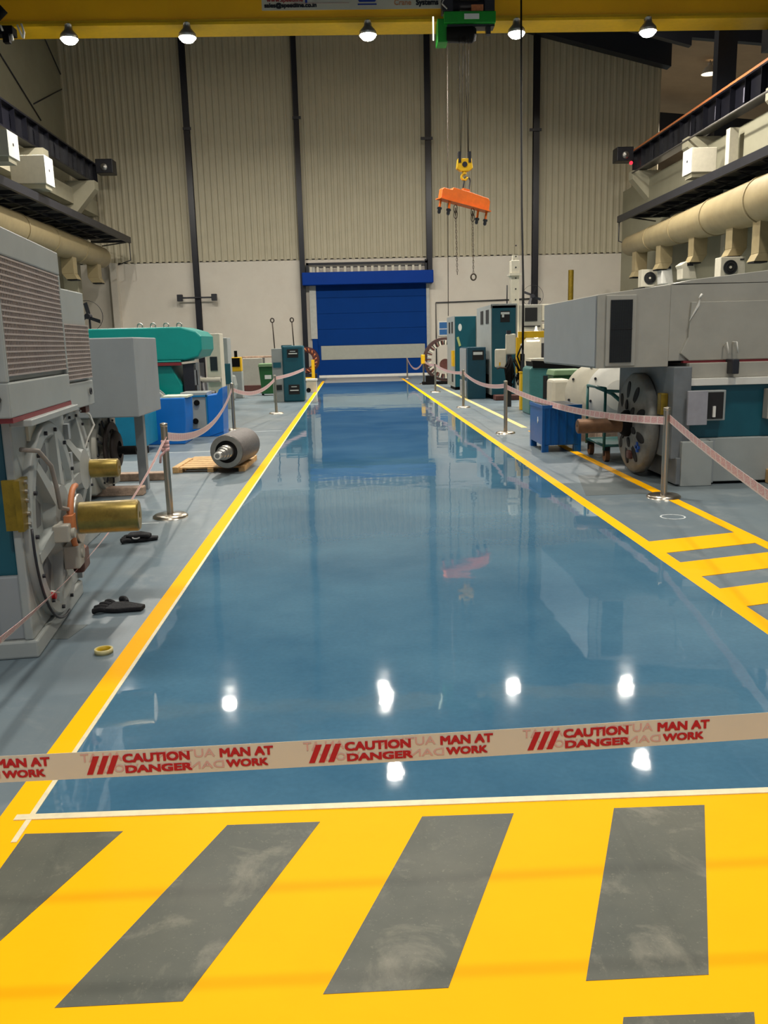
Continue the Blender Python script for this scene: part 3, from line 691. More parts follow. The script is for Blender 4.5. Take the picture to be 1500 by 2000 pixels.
# --- nearest motor: local x points to the aisle, y along its end face
m1 = thing('electric_motor', 'huge grey electric motor with mesh hood and golden shaft, nearest at left', 'electric motor', (-1.76, 4.47, 0), math.radians(6.41))
mb(G).box(-.95, 0, -.01, 1.24, 0, .10).build('base_foot', m1, bevel=.012)
mb(G).box(-.17, -.12, .0, 1.24, .10, 1.30).build('end_plate', m1, bevel=.01)
mb(TEALD).box(-2.4, -.17, .06, 1.10, .44, 1.28).build('stator_body', m1, bevel=.02)
mb(G2).box(-2.4, -.17, .04, 1.14, .10, .44).box(-.30, -.17, .02, .06, .1, .46).build('bed_frame', m1, bevel=.01)
mb(REDL).box(-2.4, -.10, -.20, 1.19, 1.30, 1.325).build('seal_strip', m1)
hd = mb(G).box(-2.4, -.10, -.22, 1.2, 1.325, 1.50).box(-2.4, -.13, -.19, 1.17, 1.50, 2.26)
hd.box(-.14, -.10, -.22, 1.2, 2.12, 2.26).box(-.14, -.10, -.22, -.18, 1.5, 2.12).box(-.14, -.10, 1.16, 1.2, 1.5, 2.12)
hd.build('cooler_hood', m1, bevel=.008)
gr = MB(); grille(gr, -.18, 1.16, 1.535, 2.11, -.105, .028, mat('grille_back', (78, 72, 68), .8), mat('grille_wire', (190, 176, 168), .4, metal=.3), .009)
gr.build('intake_grille', m1)
mb(G).box(-.17, -.06, -.01, 1.2, 1.265, 1.30).build('flange_lip', m1, bevel=.005)
for z in (1.62, 1.74, 1.86, 1.42): mb(DARK).cyl((-.16, -.25, z), (-.16, -.18, z), .022, seg=8).build('hood_bolt', m1)
end_shield(m1, -.12, .60, .66, .585, 1, G, 6, .085)
shaft(m1, .09, .66, .64, .098, .41, BRASS)
mb(STEEL).annulus((.02, .66, .64), (1, 0, 0), .10, .15, .03).build('labyrinth_ring', m1)
ck = mb(COPPER).tube([Vector((.03, .66+.19*math.cos(a), .64+.2*math.sin(a))) for a in [PI*.45+i*PI*1.15/14 for i in range(15)]], .018, 8)
ck.box(.0, .05, .42, .52, .60, .70).build('grounding_ring', m1)
bk = mb(OLIVE).box(-.12, -.09, -.07, .10, .72, .99).box(-.19, -.12, -.03, -.005, .72, .99).build('jacking_bracket', m1)
for z in (.74, .8, .87, .92, .97): mb(STEEL).cyl((-.09, .03, z), (-.075, .03, z), .013, seg=8).build('bolt', bk)
mb(mat('cable_grey', (150, 140, 130), .5)).tube([(-.10, .06, 1.14), (-.03, .14, 1.12), (-.0, .26, 1.02), (0, .34, .88), (.0, .38, .76), (.02, .48, .73), (.03, .56, .68)], .013, 8).build('sensor_cable', m1)
mb(DARK).tube([Vector((-.07, .60+.60*math.cos(a), .68+.62*math.sin(a))) for a in [PI*.98+i*PI*.55/16 for i in range(17)]], .008, 6).build('edge_cable', m1)
mb(G3).box(-.05, .04, .34, .50, .56, .66).cyl((.04, .42, .6), (.06, .42, .6), .03).box(-.04, .05, .50, .68, .36, .50).cyl((.05, .6, .44), (.06, .6, .44), .035).build('bearing_lug', m1, bevel=.008)
mb(BROWN).box(-.02, .05, .62, .82, .30, .44).build('bearing_cover', m1, bevel=.02)
mb(CREAM).box(-.12, -.105, .28, .46, 1.16, 1.25).build('name_plate', m1)
mb(RED).cyl((-.08, .28, .27), (-.05, .28, .27), .025).build('red_cap', m1)
mb(WHITE).tube([(-.06, .22, .31), (-.03, .27, .285)], .006, 6).build('tag_wire', m1)

for i in range(6): mb(G2).box(-.17, -.09, 1.2, 1.26, .12+i*.19, .22+i*.19).build('edge_lug', m1)
mb(STEEL).rev((-.36, -.05, .82), (-.2, -.05, .82), [(0, 0), (0, .03), (.1, .035), (.12, 0)], 14).build('drain_plug', m1)

for ch in m1.children:
    n_ = ch.name.split('.')[0]
    if n_ in ('base_foot', 'shaft'): continue
    ch.location.x += .15 if n_ in ('cooler_hood', 'intake_grille', 'seal_strip', 'flange_lip', 'hood_bolt') else .10
# --- second motor
m2 = thing('electric_motor', 'grey electric motor with mesh hood and shorter golden shaft, second at left', 'electric motor', (-2.30, 6.55, 0), math.radians(3))
mb(G).box(-.9, .02, -.02, 1.1, 0, .10).build('base_foot', m2, bevel=.012)
mb(G).box(-.30, -.06, 0, 1.06, .10, 1.18).build('end_plate', m2, bevel=.015)
mb(TEALD).box(-2.2, -.30, .1, 1.0, .3, 1.18).build('stator_body', m2)
mb(G).box(-2.2, -.02, 0, 1.06, 1.18, 1.39).box(-2.2, -.04, 0, 1.06, 1.39, 2.13).build('cooler_hood', m2, bevel=.01)
gr = MB(); grille(gr, .04, 1.02, 1.42, 1.85, -.012, .032, mat('grille_back', (78, 72, 68), .8), mat('grille_wire', (190, 176, 168), .4, metal=.3), .010); gr.build('intake_grille', m2)
end_shield(m2, -.06, .62, .66, .5, 1, G, 6, .12)
shaft(m2, .0, .80, .64, .08, .30, BRASS)
mb(OLIVE).box(-.05, -.0, .28, .44, .50, .90).build('jacking_bracket', m2, bevel=.005)
mb(COPPER).box(-.02, .03, .48, .62, .58, .78).build('grounding_ring', m2, bevel=.02)
mb(WHITE).tube([(0, .84, 1.14), (.05, .95, 1.1), (.07, 1.0, 1.0), (.03, .92, .9), (.0, .86, .8), (.03, .84, .74), (.06, .82, .70)], .009, 6).build('sensor_cable', m2)
mb(DARK).annulus((-.01, .9, 1.30), (1, 0, 0), .02, .03, .01, 12).build('eyelet', m2)
mb(BROWN).box(0, .05, .85, .97, 1.12, 1.20).build('terminal', m2)
for ch in m2.children:
    if ch.name.split('.')[0] in ('cooler_hood', 'intake_grille', 'eyelet'): ch.location.x += .10
# --- third motor with the grey overhanging hood
m3 = thing('electric_motor', 'motor with smooth grey box hood and thin black shaft, third at left', 'electric motor', (-2.78, 9.3, 0))
mb(G2).box(-1.9, .46, 0, 1.1, .92, 1.77).build('cooler_hood', m3, bevel=.012)
mb(G3).box(-1.6, -.1, .1, 1.1, .05, .92).build('stator_body', m3, bevel=.02)
end_shield(m3, -.1, .5, .5, .46, 1, G3, 8, .1)
mb(mat('dark_brown_iron', (52, 40, 34), .6, var=.15)).rev((.04, .45, .52), (1, .45, .52), [(0, .2), (.03, .22), (.05, .2), (.06, .1)], 32).annulus((.0, .45, .52), (1, 0, 0), .24, .32, .03).build('bearing_housing', m3)
shaft(m3, .06, .4, .52, .045, .24, BLACK)
for k in range(9):
    t = k*2*PI/9; d = Vector((0, math.cos(t), math.sin(t)))
    mb(DARK).tube([Vector((.0, .45, .52))+d*.2, Vector((-.02, .45, .52))+d*.4], .012, 6).build('fan_rib', m3)
mb(G2).box(.22, .32, .72, .82, 0, .92).build('support_leg', m3)
for i, (y, lab) in enumerate(((9.6, 'weathered wooden bearer beam on floor under third motor, nearer one'), (10.7, 'weathered wooden bearer beam on floor under third motor, farther one'))):
    tag(mb(WOOD2).box(-3.3 if i == 0 else -3.2, -2.42+.02*i, y, y+.16, 0, .10 if i == 0 else .10).build('bearer_beam', bevel=.012), lab, 'beam', 'wooden bearers at left')
# teal crate behind m3
t = thing('pallet_bin', 'light teal blue steel bin behind the third motor', 'bin', (-3.62, 13.6, 0))
mb(mat('cyan_paint', (0, 124, 160), .4)).box(-.5, .32, 0, .8, .12, .62).build('body', t, bevel=.01)
mb(BLACK).box(-.5, .32, -.1, .1, .0, .11).build('foot', t)

# turquoise motor
tm = thing('electric_motor', 'turquoise electric motor with lifting eyes, behind the blue bins', 'electric motor', (-3.25, 17.2, 0))
mb(TURQ).prism([(-3.2, 1.40), (-.02, 1.40), (.22, 1.46), (.30, 1.6), (.30, 1.86), (.20, 1.96), (-.1, 2.05), (-3.2, 2.05)], 'y', 0, 1.5).build('cooler_hood', tm, bevel=.03)
mb(REDL).box(-3.2, -.12, -.03, .02, 1.30, 1.36).build('seal_strip', tm)
mb(TURQ).box(-3.2, -.12, -.02, 1.5, 1.36, 1.40).prism([(-3.2, .25), (-.15, .25), (-.15, .9), (-.35, 1.30), (-3.2, 1.30)], 'y', .05, 1.45).build('stator_body', tm, bevel=.02)
for k in range(4):
    mb(STEEL).tube([Vector((-.95+k*.26+.05*math.cos(a), .3, 2.09+.05*math.sin(a))) for a in [i*2*PI/12 for i in range(12)]], .014, 6, closed=True).build('lifting_eye', tm)
fb = mb(DARK).box(-.12, .1, .1, 1.3, .3, 1.32).rev((.1, .7, .62), (1, .7, .62), [(0, .45), (.08, .42), (.1, .15), (.3, .13), (.3, 0)], 24)
fb.m(STEEL).box(.1, .16, .1, .24, .9, 1.2).box(.14, .2, .1, .2, .3, 1.35)
fb.build('bearing_end', tm)
mb(CREAM).cyl((.15, .5, .98), (.55, .5, .98), .05).build('conduit_stub', tm)
mb(G).rev((-.9, -.25, .35), (-.9, -.3, .35), [(0, 0), (0, .62), (.06, .62), (.06, 0)], 36).build('leaning_cover', tm)
mb(DARK).box(-3.2, .0, .1, 1.4, 0, .25).build('bed_frame', tm)

# blue bins front of it
b1 = thing('plastic_crate', 'bright blue deep crate standing beside grey motor hood', 'crate', (-3.24, 14.75, 0))
mb(BLUE).prism([(-.37, 0), (.33, 0), (.36, .80), (-.38, .52)][:0] or [(-.32, 0), (.32, 0), (.36, .45), (.36, .80), (-.10, .80), (-.40, .66), (-.36, .45)], 'y', 0, .7).build('body', b1, bevel=.015)
mb(mat('pale_sheet', (220, 222, 190), .5)).box(-.05, .4, .05, .6, .80, .83).build('lid_sheet', b1)
mb(WHITE).tube([(-.02, .1, .84), (-.2, .05, 1.0), (-.32, .05, 1.08)], .02, 6).build('hose', b1)
b2 = thing('tool_trolley', 'grey cabinet with blue frame and two black knobs, beside rotor', 'cabinet', (-2.82, 15.9, 0))
b2.scale = (1.06, 1.06, 1.06)
mb(G).box(-.34, .12, 0, .55, .14, .78).build('body', b2, bevel=.01)
fr = mb(mat('cyan_frame', (20, 120, 170), .4)).box(-.22, -.20, -.02, 0, .14, .74).box(.10, .12, -.02, 0, .14, .74).box(-.34, .14, -.02, 0, .70, .73)
fr.build('frame', b2)
mb(BLUE).prism([(.12, 0), (.38, .08), (.40, .86), (.34, .82), (.3, .74), (.12, .72)], 'y', -.02, .6).build('side_panel', b2, bevel=.012)
mb(BLUE).box(-.36, .38, -.01, .6, 0, .14).build('base', b2, bevel=.01)
for (x, z) in ((-.06, .60), (-.10, .28)):
    mb(BLACK).cyl((x, -.03, z), (x, .01, z), .05).build('knob', b2)

# ------------------------------------------------------------------ left background
def box_px(name, label, cat, px0, px1, pt, Y, depth, mt, extra=None, zb=0., bev=.015, group=None):
    a = at(px0, pt, Y); c_ = at(px1, pt, Y)
    t = thing(name, label, cat, ((a.x+c_.x)/2, Y, 0), group=group)
    w = (c_.x-a.x)/2; h_ = a.z
    mb(mt).box(-w, w, 0, depth, zb, h_).build('body', t, bevel=bev)
    return t, w, h_
t, w, hh = box_px('control_cabinet', 'tall beige control cabinet right of the turquoise motor', 'cabinet', 400, 428, 652, 21, .6, CREAM)
mb(DARK).box(-w*.5, w*.5, -.02, 0, hh*.55, hh*.72).build('vent', t); mb(STEEL).cyl((-w, -.1, hh*.45), (w, -.1, hh*.45), .05).build('pipe', t)
t, w, hh = box_px('control_cabinet', 'grey control cabinet with teal lower door, behind the beige one', 'cabinet', 424, 443, 660, 23, .7, G)
mb(TEALD).box(-w, w+.05, -.02, 0, hh*.35, hh*.64).build('door', t, bevel=.01); mb(DARK).box(-w*.8, -w*.2, -.03, -.02, hh*.45, hh*.6).build('window', t)
t, w, hh = box_px('display_stand', 'small yellow and black display unit on a grey stand', 'display', 451, 472, 726, 27.5, .4, G)
mb(YELP).box(-w, w, 0, .3, hh, hh+.45).build('casing', t, bevel=.02); mb(BLACK).box(-w*.75, w*.75, -.02, 0, hh+.15, hh+.42).build('screen', t); mb(BLACK).cyl((0, .1, hh+.45), (0, .1, hh+.65), .05).build('antenna', t)
WRAP = mat('wrapped_sheet', (150, 156, 152), .3, var=.15, scale=5, bump=.6, bscale=7)
o = mb(WRAP).prism([(-.32, 0), (.28, 0), (.36, .45), (.30, .78), (.02, .72), (-.3, .60), (-.36, .3)], 'y', 0, .6).build('wrapped_machine', bevel=.06); o.location = (-3.95, 26.5, 0)
tag(o, 'small machine wrapped in grey plastic sheet on floor near green bin', 'machine')
t, w, hh = box_px('packing_case', 'wide grey packing case between wrapped machine and green bin', 'case', 474, 512, 700, 30.2, .9, G3)
mb(BROWN).box(-w, w, -.03, .8, 0, .28).build('skid', t); mb(WOOD2).box(-w-.05, w+.6, .1, 1.0, hh, hh+.06).build('lid', t)
def wheelie(loc, label, rz=0.):
    t = thing('wheelie_bin', label, 'bin', loc, rz, None)
    mb(GREEN).prism([(-.22, .06), (.22, .06), (.29, .95), (-.29, .95)], 'y', -.25, .25).build('body', t, bevel=.02)
    mb(mat('green_lid', (120, 150, 110), .5)).prism([(-.31, .95), (.31, .95), (.28, 1.06), (-.28, 1.06)], 'y', -.32, .30).build('lid', t, bevel=.02)
    mb(LABEL).box(-.10, .12, -.262, -.25, .55, .68).build('label_plate', t)
    for sx in (-1, 1): mb(BLACK).cyl((sx*.2, .22, .09), (sx*.27, .22, .09), .09).build('wheel', t)
    return t
wheelie((-2.78, 28.8, 0), 'green wheelie bin left of the teal electrical cabinet')
# teal cabinet with two eye rods
t = thing('electrical_cabinet', 'teal and grey machine with two tall eye rods, left of the aisle', 'cabinet', (-1.83, 25.1, 0))
mb(TEALD).box(-.17, .44, 0, .9, 0, 1.62).build('door_panel', t, bevel=.05)
mb(G).box(-.48, -.17, .05, .9, 0, 1.55).build('side_body', t, bevel=.01)
for (z, mt) in ((1.2, TEALD), (.55, HOLE)): mb(mt).box(-.44, -.22, .0, .05, z-.2, z-.05).build('recess', t)
for (z0, z1) in ((1.28, 1.52), (.22, .50)):
    o = mb(HOLE).box(-.02, .30, -.015, 0, z0, z1).build('label_panel', t, bevel=.004)
    mb(LABEL).box(.02, .27, -.022, -.015, z0+.10, z0+.13).box(.06, .22, -.022, -.015, z1-.07, z1-.05).build('label_strip', o)
for x in (-.40, .17):
    q = mb(CHAIN).tube([(x, .3, 1.55), (x-.03, .3, 2.3)], .018, 6).tube([Vector((x-.03+.05*math.cos(a), .3, 2.36+.06*math.sin(a))) for a in [i*2*PI/12 for i in range(12)]], .018, 6, closed=True)
    q.build('eye_rod', t)
mb(TEALD).box(-.2, .1, .2, .5, 1.55, 1.64).build('cap', t)
# reddish winding stator left of the door and barrier
t = thing('wound_stator', 'reddish brown wound stator ring beside the left edge of the blue door', 'stator', (-2.05, 38.5, .95))
mb(mat('winding_red', (84, 40, 38), .5, var=.2, scale=8)).annulus((0, 0, 0), (.2, 1, 0), .36, .58, .4, 36).build('core_ring', t)
w = mb(COPPER)
for k in range(18):
    a = k*2*PI/18; w.tube([(.42*math.cos(a), -.06, .42*math.sin(a)), (.54*math.cos(a+.2), -.1, .54*math.sin(a+.2))], .03, 6)
w.build('coil_ends', t)['kind'] = 'stuff'
mb(DARK).box(-.5, .5, -.1, .4, -.95, -.6).build('cradle', t)
t = thing('barrier_rail', 'short yellow barrier rail by the left foot of the blue door', 'barrier', (-1.68, 37.9, 0))
mb(YELP).box(-.07, .07, -.07, .07, 0, .98).build('post', t, bevel=.01)
mb(YELP).box(-.75, -.07, -.03, .03, .12, .22).build('rail', t)
t, w, hh = box_px('switch_box', 'white box on floor at the far left end of yellow line', 'box', 598, 618, 744, 29.8, .5, CREAM)
mb(WHITE).box(-w-.02, w+.02, -.02, .5, hh, hh+.06).build('lid', t); mb(BLACK).cyl((-w*.6, -.03, .08), (-w*.6, .02, .08), .08).build('wheel', t)

# ------------------------------------------------------------------ rotor on pallet
pl = thing('wooden_pallet', 'low wooden pallet lying beside the left yellow line', 'pallet', (-1.93, 11.3, 0), math.radians(-2))
for x in (-.42, .0, .42): mb(WOOD).box(x-.04, x+.04, 0, 1.15, 0, .05).build('runner', pl)
for k in range(6): mb(WOOD).box(-.46, .46, .02+k*.195, .02+k*.195+.165, .05, .068).build('deck_board', pl)
mb(WOOD).box(-.5, -.42, -.04, .9, .0, .085).build('chock_bar', pl, bevel=.01)
rd = (Vector((-1.50, 12.0, 0))-Vector((-1.62, 11.1, 0))).normalized()
P0 = Vector((-1.67, 11.1, .068+.225))
ro = thing('motor_rotor', 'dark grey cylindrical rotor with stepped steel shaft resting on pallet', 'rotor', (P0.x, P0.y, .068))
q0 = Vector((0, 0, .225))
mb(ROTOR).rev(q0, q0+rd, [(.05, .165), (.0, .165), (0, .215), (.02, .225), (.92, .225), (.94, .215), (.94, .06)], 48).build('core', ro)
mb(STEEL).rev(q0-rd*.006, q0+rd, [(0, .148), (0, .213), (.01, .213)], 48).build('end_ring', ro)
mb(HOLE).rev(q0+rd*.05, q0+rd, [(0, 0), (0, .165)], 40).build('recess', ro)
mb(STEEL).rev(q0-rd*.42, q0+rd, [(0, 0), (0, .03), (.0, .048), (.1, .048), (.1, .062), (.2, .062), (.2, .078), (.28, .078), (.28, .092), (.50, .092)], 32).build('shaft', ro)
mb(WHITE).rev(q0-rd*.425, q0+rd, [(0, .03), (0, .046), (.02, .049)], 24).build('shaft_end_ring', ro)

# ------------------------------------------------------------------ floor litter: gloves, tape roll
GLOVE = mat('black_cloth', (22, 22, 26), .85, var=.25, scale=40, bump=.4, bscale=60)
def glove(loc, rz, label, fold):
    g = MB().m(GLOVE)
    palm = [(-.05, -.045), (.04, -.05), (.07, -.035), (.16, -.022), (.165, .018), (.07, .04), (.03, .055), (-.05, .045)]
    g.prism(palm, 'z', .002, .02)
    for i, (y, L_, a) in enumerate(((-.04, .07, .25), (-.014, .085, .05), (.014, .08, -.1), (.038, .07, -.3))):
        g.tube([(-.04, y, .012), (-.04-L_*.5, y-math.sin(a)*L_*.5, .018), (-.04-L_, y-math.sin(a)*L_, .010)], .0125, 7)
    g.tube([(.03, .05, .012), (-.0, .085, .018), (-.045, .098 if not fold else .08, .011)], .014, 7)
    o = g.build('glove', bevel=.006); o.location = loc; o.rotation_euler = (0, 0, rz); o.scale = (1.1, 1.7, 1.7)
    s = o.modifiers.new('sub', 'SUBSURF'); s.levels = s.render_levels = 1
    tag(o, label, 'glove', None)
    return o
glove((-1.56, 5.29, 0), -.15, 'black work glove lying flat on floor, nearer one with spread fingers', False)
g2 = glove((-1.92, 7.28, 0), .15, 'crumpled black glove on floor, farther one below the golden shaft', True)
mb(mat('glove_cuff', (170, 170, 170), .7)).annulus((.0, -.035, .022), (0, 0, 1), .022, .03, .006, 20).build('cuff_ring', g2)
mb(GLOVE).prism([(-.08, -.03), (.1, -.045), (.12, .0), (.03, .06), (-.06, .045)], 'z', .02, .04).build('fold', g2, bevel=.01)
t = thing('tape_roll', 'yellow roll of adhesive tape lying on floor by the left line', 'tape roll', (-1.42, 4.50, 0))
mb(mat('roll_side', (190, 180, 130), .5)).annulus((0, 0, 0), (0, 0, 1), .042, .05, .026, 36).build('tape', t)
mb(mat('roll_core', (200, 165, 20), .5)).annulus((0, 0, .001), (0, 0, 1), .038, .042, .024, 36).build('core', t)

# ------------------------------------------------------------------ right big motor
rm = thing('electric_motor', 'large grey and teal electric motor with mesh-window hood, right side', 'electric motor', (0, 0, 0))
hd = mb(G3).prism([(2.70, 1.31), (3.50, 1.31), (3.50, 2.19), (2.70, 2.10)], 'y', 9.35, 11.9)
hd.box(3.5, 9, 9.35, 11.9, 1.37, 2.2)
hd.prism([(3.50, 2.19), (3.72, 2.235), (9, 2.75), (9, 2.2), (3.5, 2.18)], 'y', 9.35, 11.9)
hd.build('cooler_hood', rm, bevel=.012)
mb(G2).box(2.685, 2.70, 9.38, 11.87, 1.33, 2.09).build('side_panel', rm)
mb(G3).prism([(3.62, 1.45), (3.72, 1.37), (9, 1.37), (9, 2.0), (3.72, 2.0), (3.70, 1.62)], 'y', 9.31, 9.36).build('front_cover', rm, bevel=.008)
o = mb(G3).box(2.79, 3.12, 9.325, 9.35, 1.33, 2.09).build('window_frame', rm, bevel=.005)
w = mb(HOLE).box(2.835, 3.075, 9.318, 9.326, 1.37, 2.04)
w.m(MESHD)
for i in range(20): w.box(2.835+i*.0122, 2.839+i*.0122, 9.312, 9.318, 1.37, 2.04)
for i in range(44): w.box(2.835, 3.075, 9.311, 9.315, 1.37+i*.0154, 1.374+i*.0154)
w.m(HOLE).box(2.835, 3.075, 9.308, 9.314, 1.725, 1.735)
w.build('mesh_window', rm)
mb(REDL).box(3.66, 9, 9.32, 9.4, 1.345, 1.37).build('seal_strip', rm)
mb(G3).box(3.70, 9, 9.25, 11.1, 1.18, 1.345).build('top_flange', rm, bevel=.008)
mb(WHITE).box(3.68, 9, 9.18, 9.30, 1.10, 1.18).build('white_ledge', rm, bevel=.006)
mb(TEALD).box(3.70, 9, 9.26, 11.05, .52, 1.10).build('stator_body', rm, bevel=.01)
mb(G).box(3.62, 9, 9.20, 11.08, .03, .52).box(3.60, 3.95, 9.10, 9.3, 0, .5).build('bed_frame', rm, bevel=.01)
mb(BLACK).box(3.96, 9, 9.25, 11.05, 0, .03).build('gap_shade', rm)  # black strip standing in for the shade under the bed
for x in (3.92, 4.95): mb(G2).box(x, x+.06, 9.14, 9.22, .03, .50).build('bed_rib', rm)
bx = mb(G).box(3.66, 4.08, 9.14, 9.26, .72, 1.05).build('terminal_box', rm, bevel=.008)
mb(HOLE).box(3.88, 4.05, 9.13, 9.142, .74, 1.03).build('box_opening', bx)
mb(mat('pale_violet_lid', (158, 156, 162), .45)).box(3.64, 3.86, 9.09, 9.13, .68, 1.05).build('box_lid', bx, bevel=.004)
mb(WHITE).box(3.93, 3.96, 9.11, 9.132, .76, .88).build('leaflet', bx)
bx = mb(G3).box(4.55, 4.95, 9.14, 9.26, .72, 1.05).build('terminal_box', rm, bevel=.008)
mb(G2).box(4.68, 4.95, 9.10, 9.14, .78, .98).build('box_lid', bx)
mb(DARK).box(4.12, 4.2, 9.12, 9.3, 1.22, 1.38).build('clamp', rm, bevel=.01)
mb(WHITE).tube([(4.09, 9.3, 1.52), (4.10, 9.24, 1.56), (4.13, 9.24, 1.42)], .009, 6).tube([(4.19, 9.3, 1.56), (4.21, 9.24, 1.56), (4.23, 9.24, 1.44)], .009, 6).build('loose_wire', rm)
mb(WHITE).prism([(3.70, 1.80), (3.78, 1.97), (3.81, 2.05), (3.80, 1.96)], 'y', 9.295, 9.31).tube([(3.79, 9.29, 2.03), (3.82, 9.29, 2.08)], .012, 6).build('ribbon', rm)
ep = mb(mat('end_grey', (112, 116, 118), .5, var=.12, scale=4)).box(3.50, 3.70, 9.16, 11.05, .30, 1.31).box(3.55, 3.9, 9.12, 9.5, 0.02, .32)
ep.build('end_plate', rm, bevel=.01)
ES = mat('shield_iron', (128, 128, 122), .5, var=.15, scale=5, dirt=(66, 48, 38), dirt_amt=.6)
disc_shield(rm, 3.50, 10.10, .62, .60, -1, ES, .18)
mb(BLACK).rev((3.33, 10.10, .62), (0, 10.10, .62), [(0, .16), (.05, .16), (.10, .12), (.10, 0)], 28).build('seal_housing', rm)
shaft(rm, 3.34, 10.10, .60, .088, .64, RUST, -1)
mb(OLIVE).box(3.42, 3.50, 9.30, 9.42, .78, 1.02).build('jacking_bracket', rm, bevel=.01)
mb(mat('mark_blue', (20, 80, 170), .5)).box(3.325, 3.36, 9.73, 9.85, .350, .385).box(3.325, 3.36, 9.772, 9.808, .307, .428).build('plus_mark', rm)
mb(BROWN).box(3.30, 3.38, 9.97, 10.09, .20, .30).build('bearing_cover', rm, bevel=.02)

# pallet stack at the right edge
t = thing('wooden_block', 'wooden block at the right edge beneath barrier tape', 'block', (4.78, 8.9, 0))
mb(WOOD).box(-.18, .5, -.12, .3, 0, .16).build('block', t, bevel=.01)
mb(OLIVE).box(-.08, .4, -.15, -.12, 0, .09).build('cover_strip', t)

# blue bin
t = thing('steel_bin', 'dark blue steel stacking bin with feet, beside right yellow line', 'bin', (2.78, 12.3, 0))
mb(BLUED).box(0, .56, 0, .9, .10, .68).build('body', t, bevel=.01)
mb(BLUED).box(-.012, .575, -.012, .0, .64, .69).box(-.012, 0, 0, .9, .64, .69).box(-.01, .03, -.01, .03, .0, .69).box(.53, .57, -.01, .03, 0, .69).build('rim_and_posts', t)
for (x, y) in ((0, 0), (.47, 0), (0, .8), (.47, .8)): mb(BLUED).box(x, x+.09, y, y+.09, 0, .10).build('foot', t)
mb(HOLE).box(.03, .53, .03, .87, .678, .684).build('opening', t)
mb(LABEL).prism([(.30, .44), (.33, .40), (.36, .44), (.33, .50)], 'x', -.006, -.0).build('arrow_mark', t)
for k in range(4): mb(BLUED).box(.08+k*.12, .11+k*.12, -.01, 0, .12, .64).build('rib', t)
# cart
ct = thing('tube_cart', 'teal tubular steel cart on castors under the right motor shaft', 'cart', (3.35, 11.15, 0))
fr = mb(TEALG)
A = [(0, 0), (.75, .0), (.75, .85), (0, .85)]
for z in (.22, .48): fr.tube([(x, y, z) for x, y in A]+[(0, 0, z)], .02, 8)
for x, y in A: fr.tube([(x, y, .16), (x, y, .98 if x < .5 else .95)], .02, 8)
fr.tube([(0, 0, .98), (0, .85, .98)], .02, 8).tube([(0, 0, .95), (.75, 0, .9)], .02, 8).tube([(0, .4, .98), (.15, .2, .9), (.45, 0, .6)], .028, 8)
fr.build('frame', ct)
mb(TEALG).box(0, .75, 0, .85, .2, .225).build('deck', ct)
for (x, y) in ((.05, .05), (.7, .05), (.05, .8), (.7, .8)):
    q = mb(mat('castor_brown', (120, 82, 56), .6)).cyl((x-.03, y, .075), (x+.03, y, .075), .075).build('castor', ct)
    mb(DARK).box(x-.045, x+.045, y-.02, y+.02, .08, .2).build('fork', q)
# round pale shields standing behind the cart
for (px, py, Y, r, lab, mt) in ((1165, 772, 13.6, .50, 'pale grey round bearing shield standing behind the cart, left one', CREAM), (1212, 775, 13.0, .52, 'whitish round bearing shield partly behind the motor flange', WHITE)):
    p = at(px, py, Y); t = thing('bearing_shield', lab, 'machine part', (p.x, Y, 0))
    zc = max(r+.25, p.z)
    c = Vector((0, 0, zc))
    mb(mt).rev(c, c+Vector((-.35, -1, 0)), [(0, 0), (0, r), (.05, r), (.07, r*.8), (.16, r*.45), (.18, 0)], 44).build('disc', t)
    bt = mb(DARK)
    d = Vector((-.35, -1, 0)).normalized(); e = Vector((1, -.35, 0)).normalized()
    for k in range(8):
        a = k*PI/4+.2; q = c+d*.05+e*(r*.88*math.cos(a))+Vector((0, 0, r*.88*math.sin(a))); bt.cyl(q, q+d*.03, .02, seg=8)
    bt.build('bolt_holes', t)
    mb(WOOD2).box(-.3, .3, -.1, .3, 0, zc-r+.02).build('stand', t)
# ------------------------------------------------------------------ right background
wheelie((4.12, 16.35, 0), 'green wheelie bin behind the teal cart, right side')
t = thing('plastic_container', 'pale grey rounded container beside the dark blue bin', 'container', (3.78, 15.0, 0))
mb(CREAM).box(-.22, .10, 0, .5, 0, .93).build('front_shell', t, bevel=.05); mb(mat('olive_grey', (118, 120, 104), .5)).box(.10, .30, .05, .55, 0, .90).build('rear_shell', t, bevel=.04)
# teal lathe
t = thing('lathe', 'low teal lathe bed behind the pale container', 'machine', (4.45, 18.6, 0))
mb(mat('lathe_teal', (62, 118, 116), .4, var=.1)).prism([(-.55, 0), (1.2, 0), (1.2, 1.0), (-.45, 1.08), (-.55, 1.0)], 'y', 0, .8).build('bed', t, bevel=.03)
mb(BLACK).prism([(-.48, 1.02), (1.2, .95), (1.2, 1.08), (-.5, 1.18)], 'y', -.03, .7).build('way_cover', t)
mb(HOLE).box(-.25, .0, -.01, .0, .35, .85).build('panel_opening', t)
mb(CREAM).box(-.5, .8, .1, .7, 1.16, 1.22).build('tray', t)
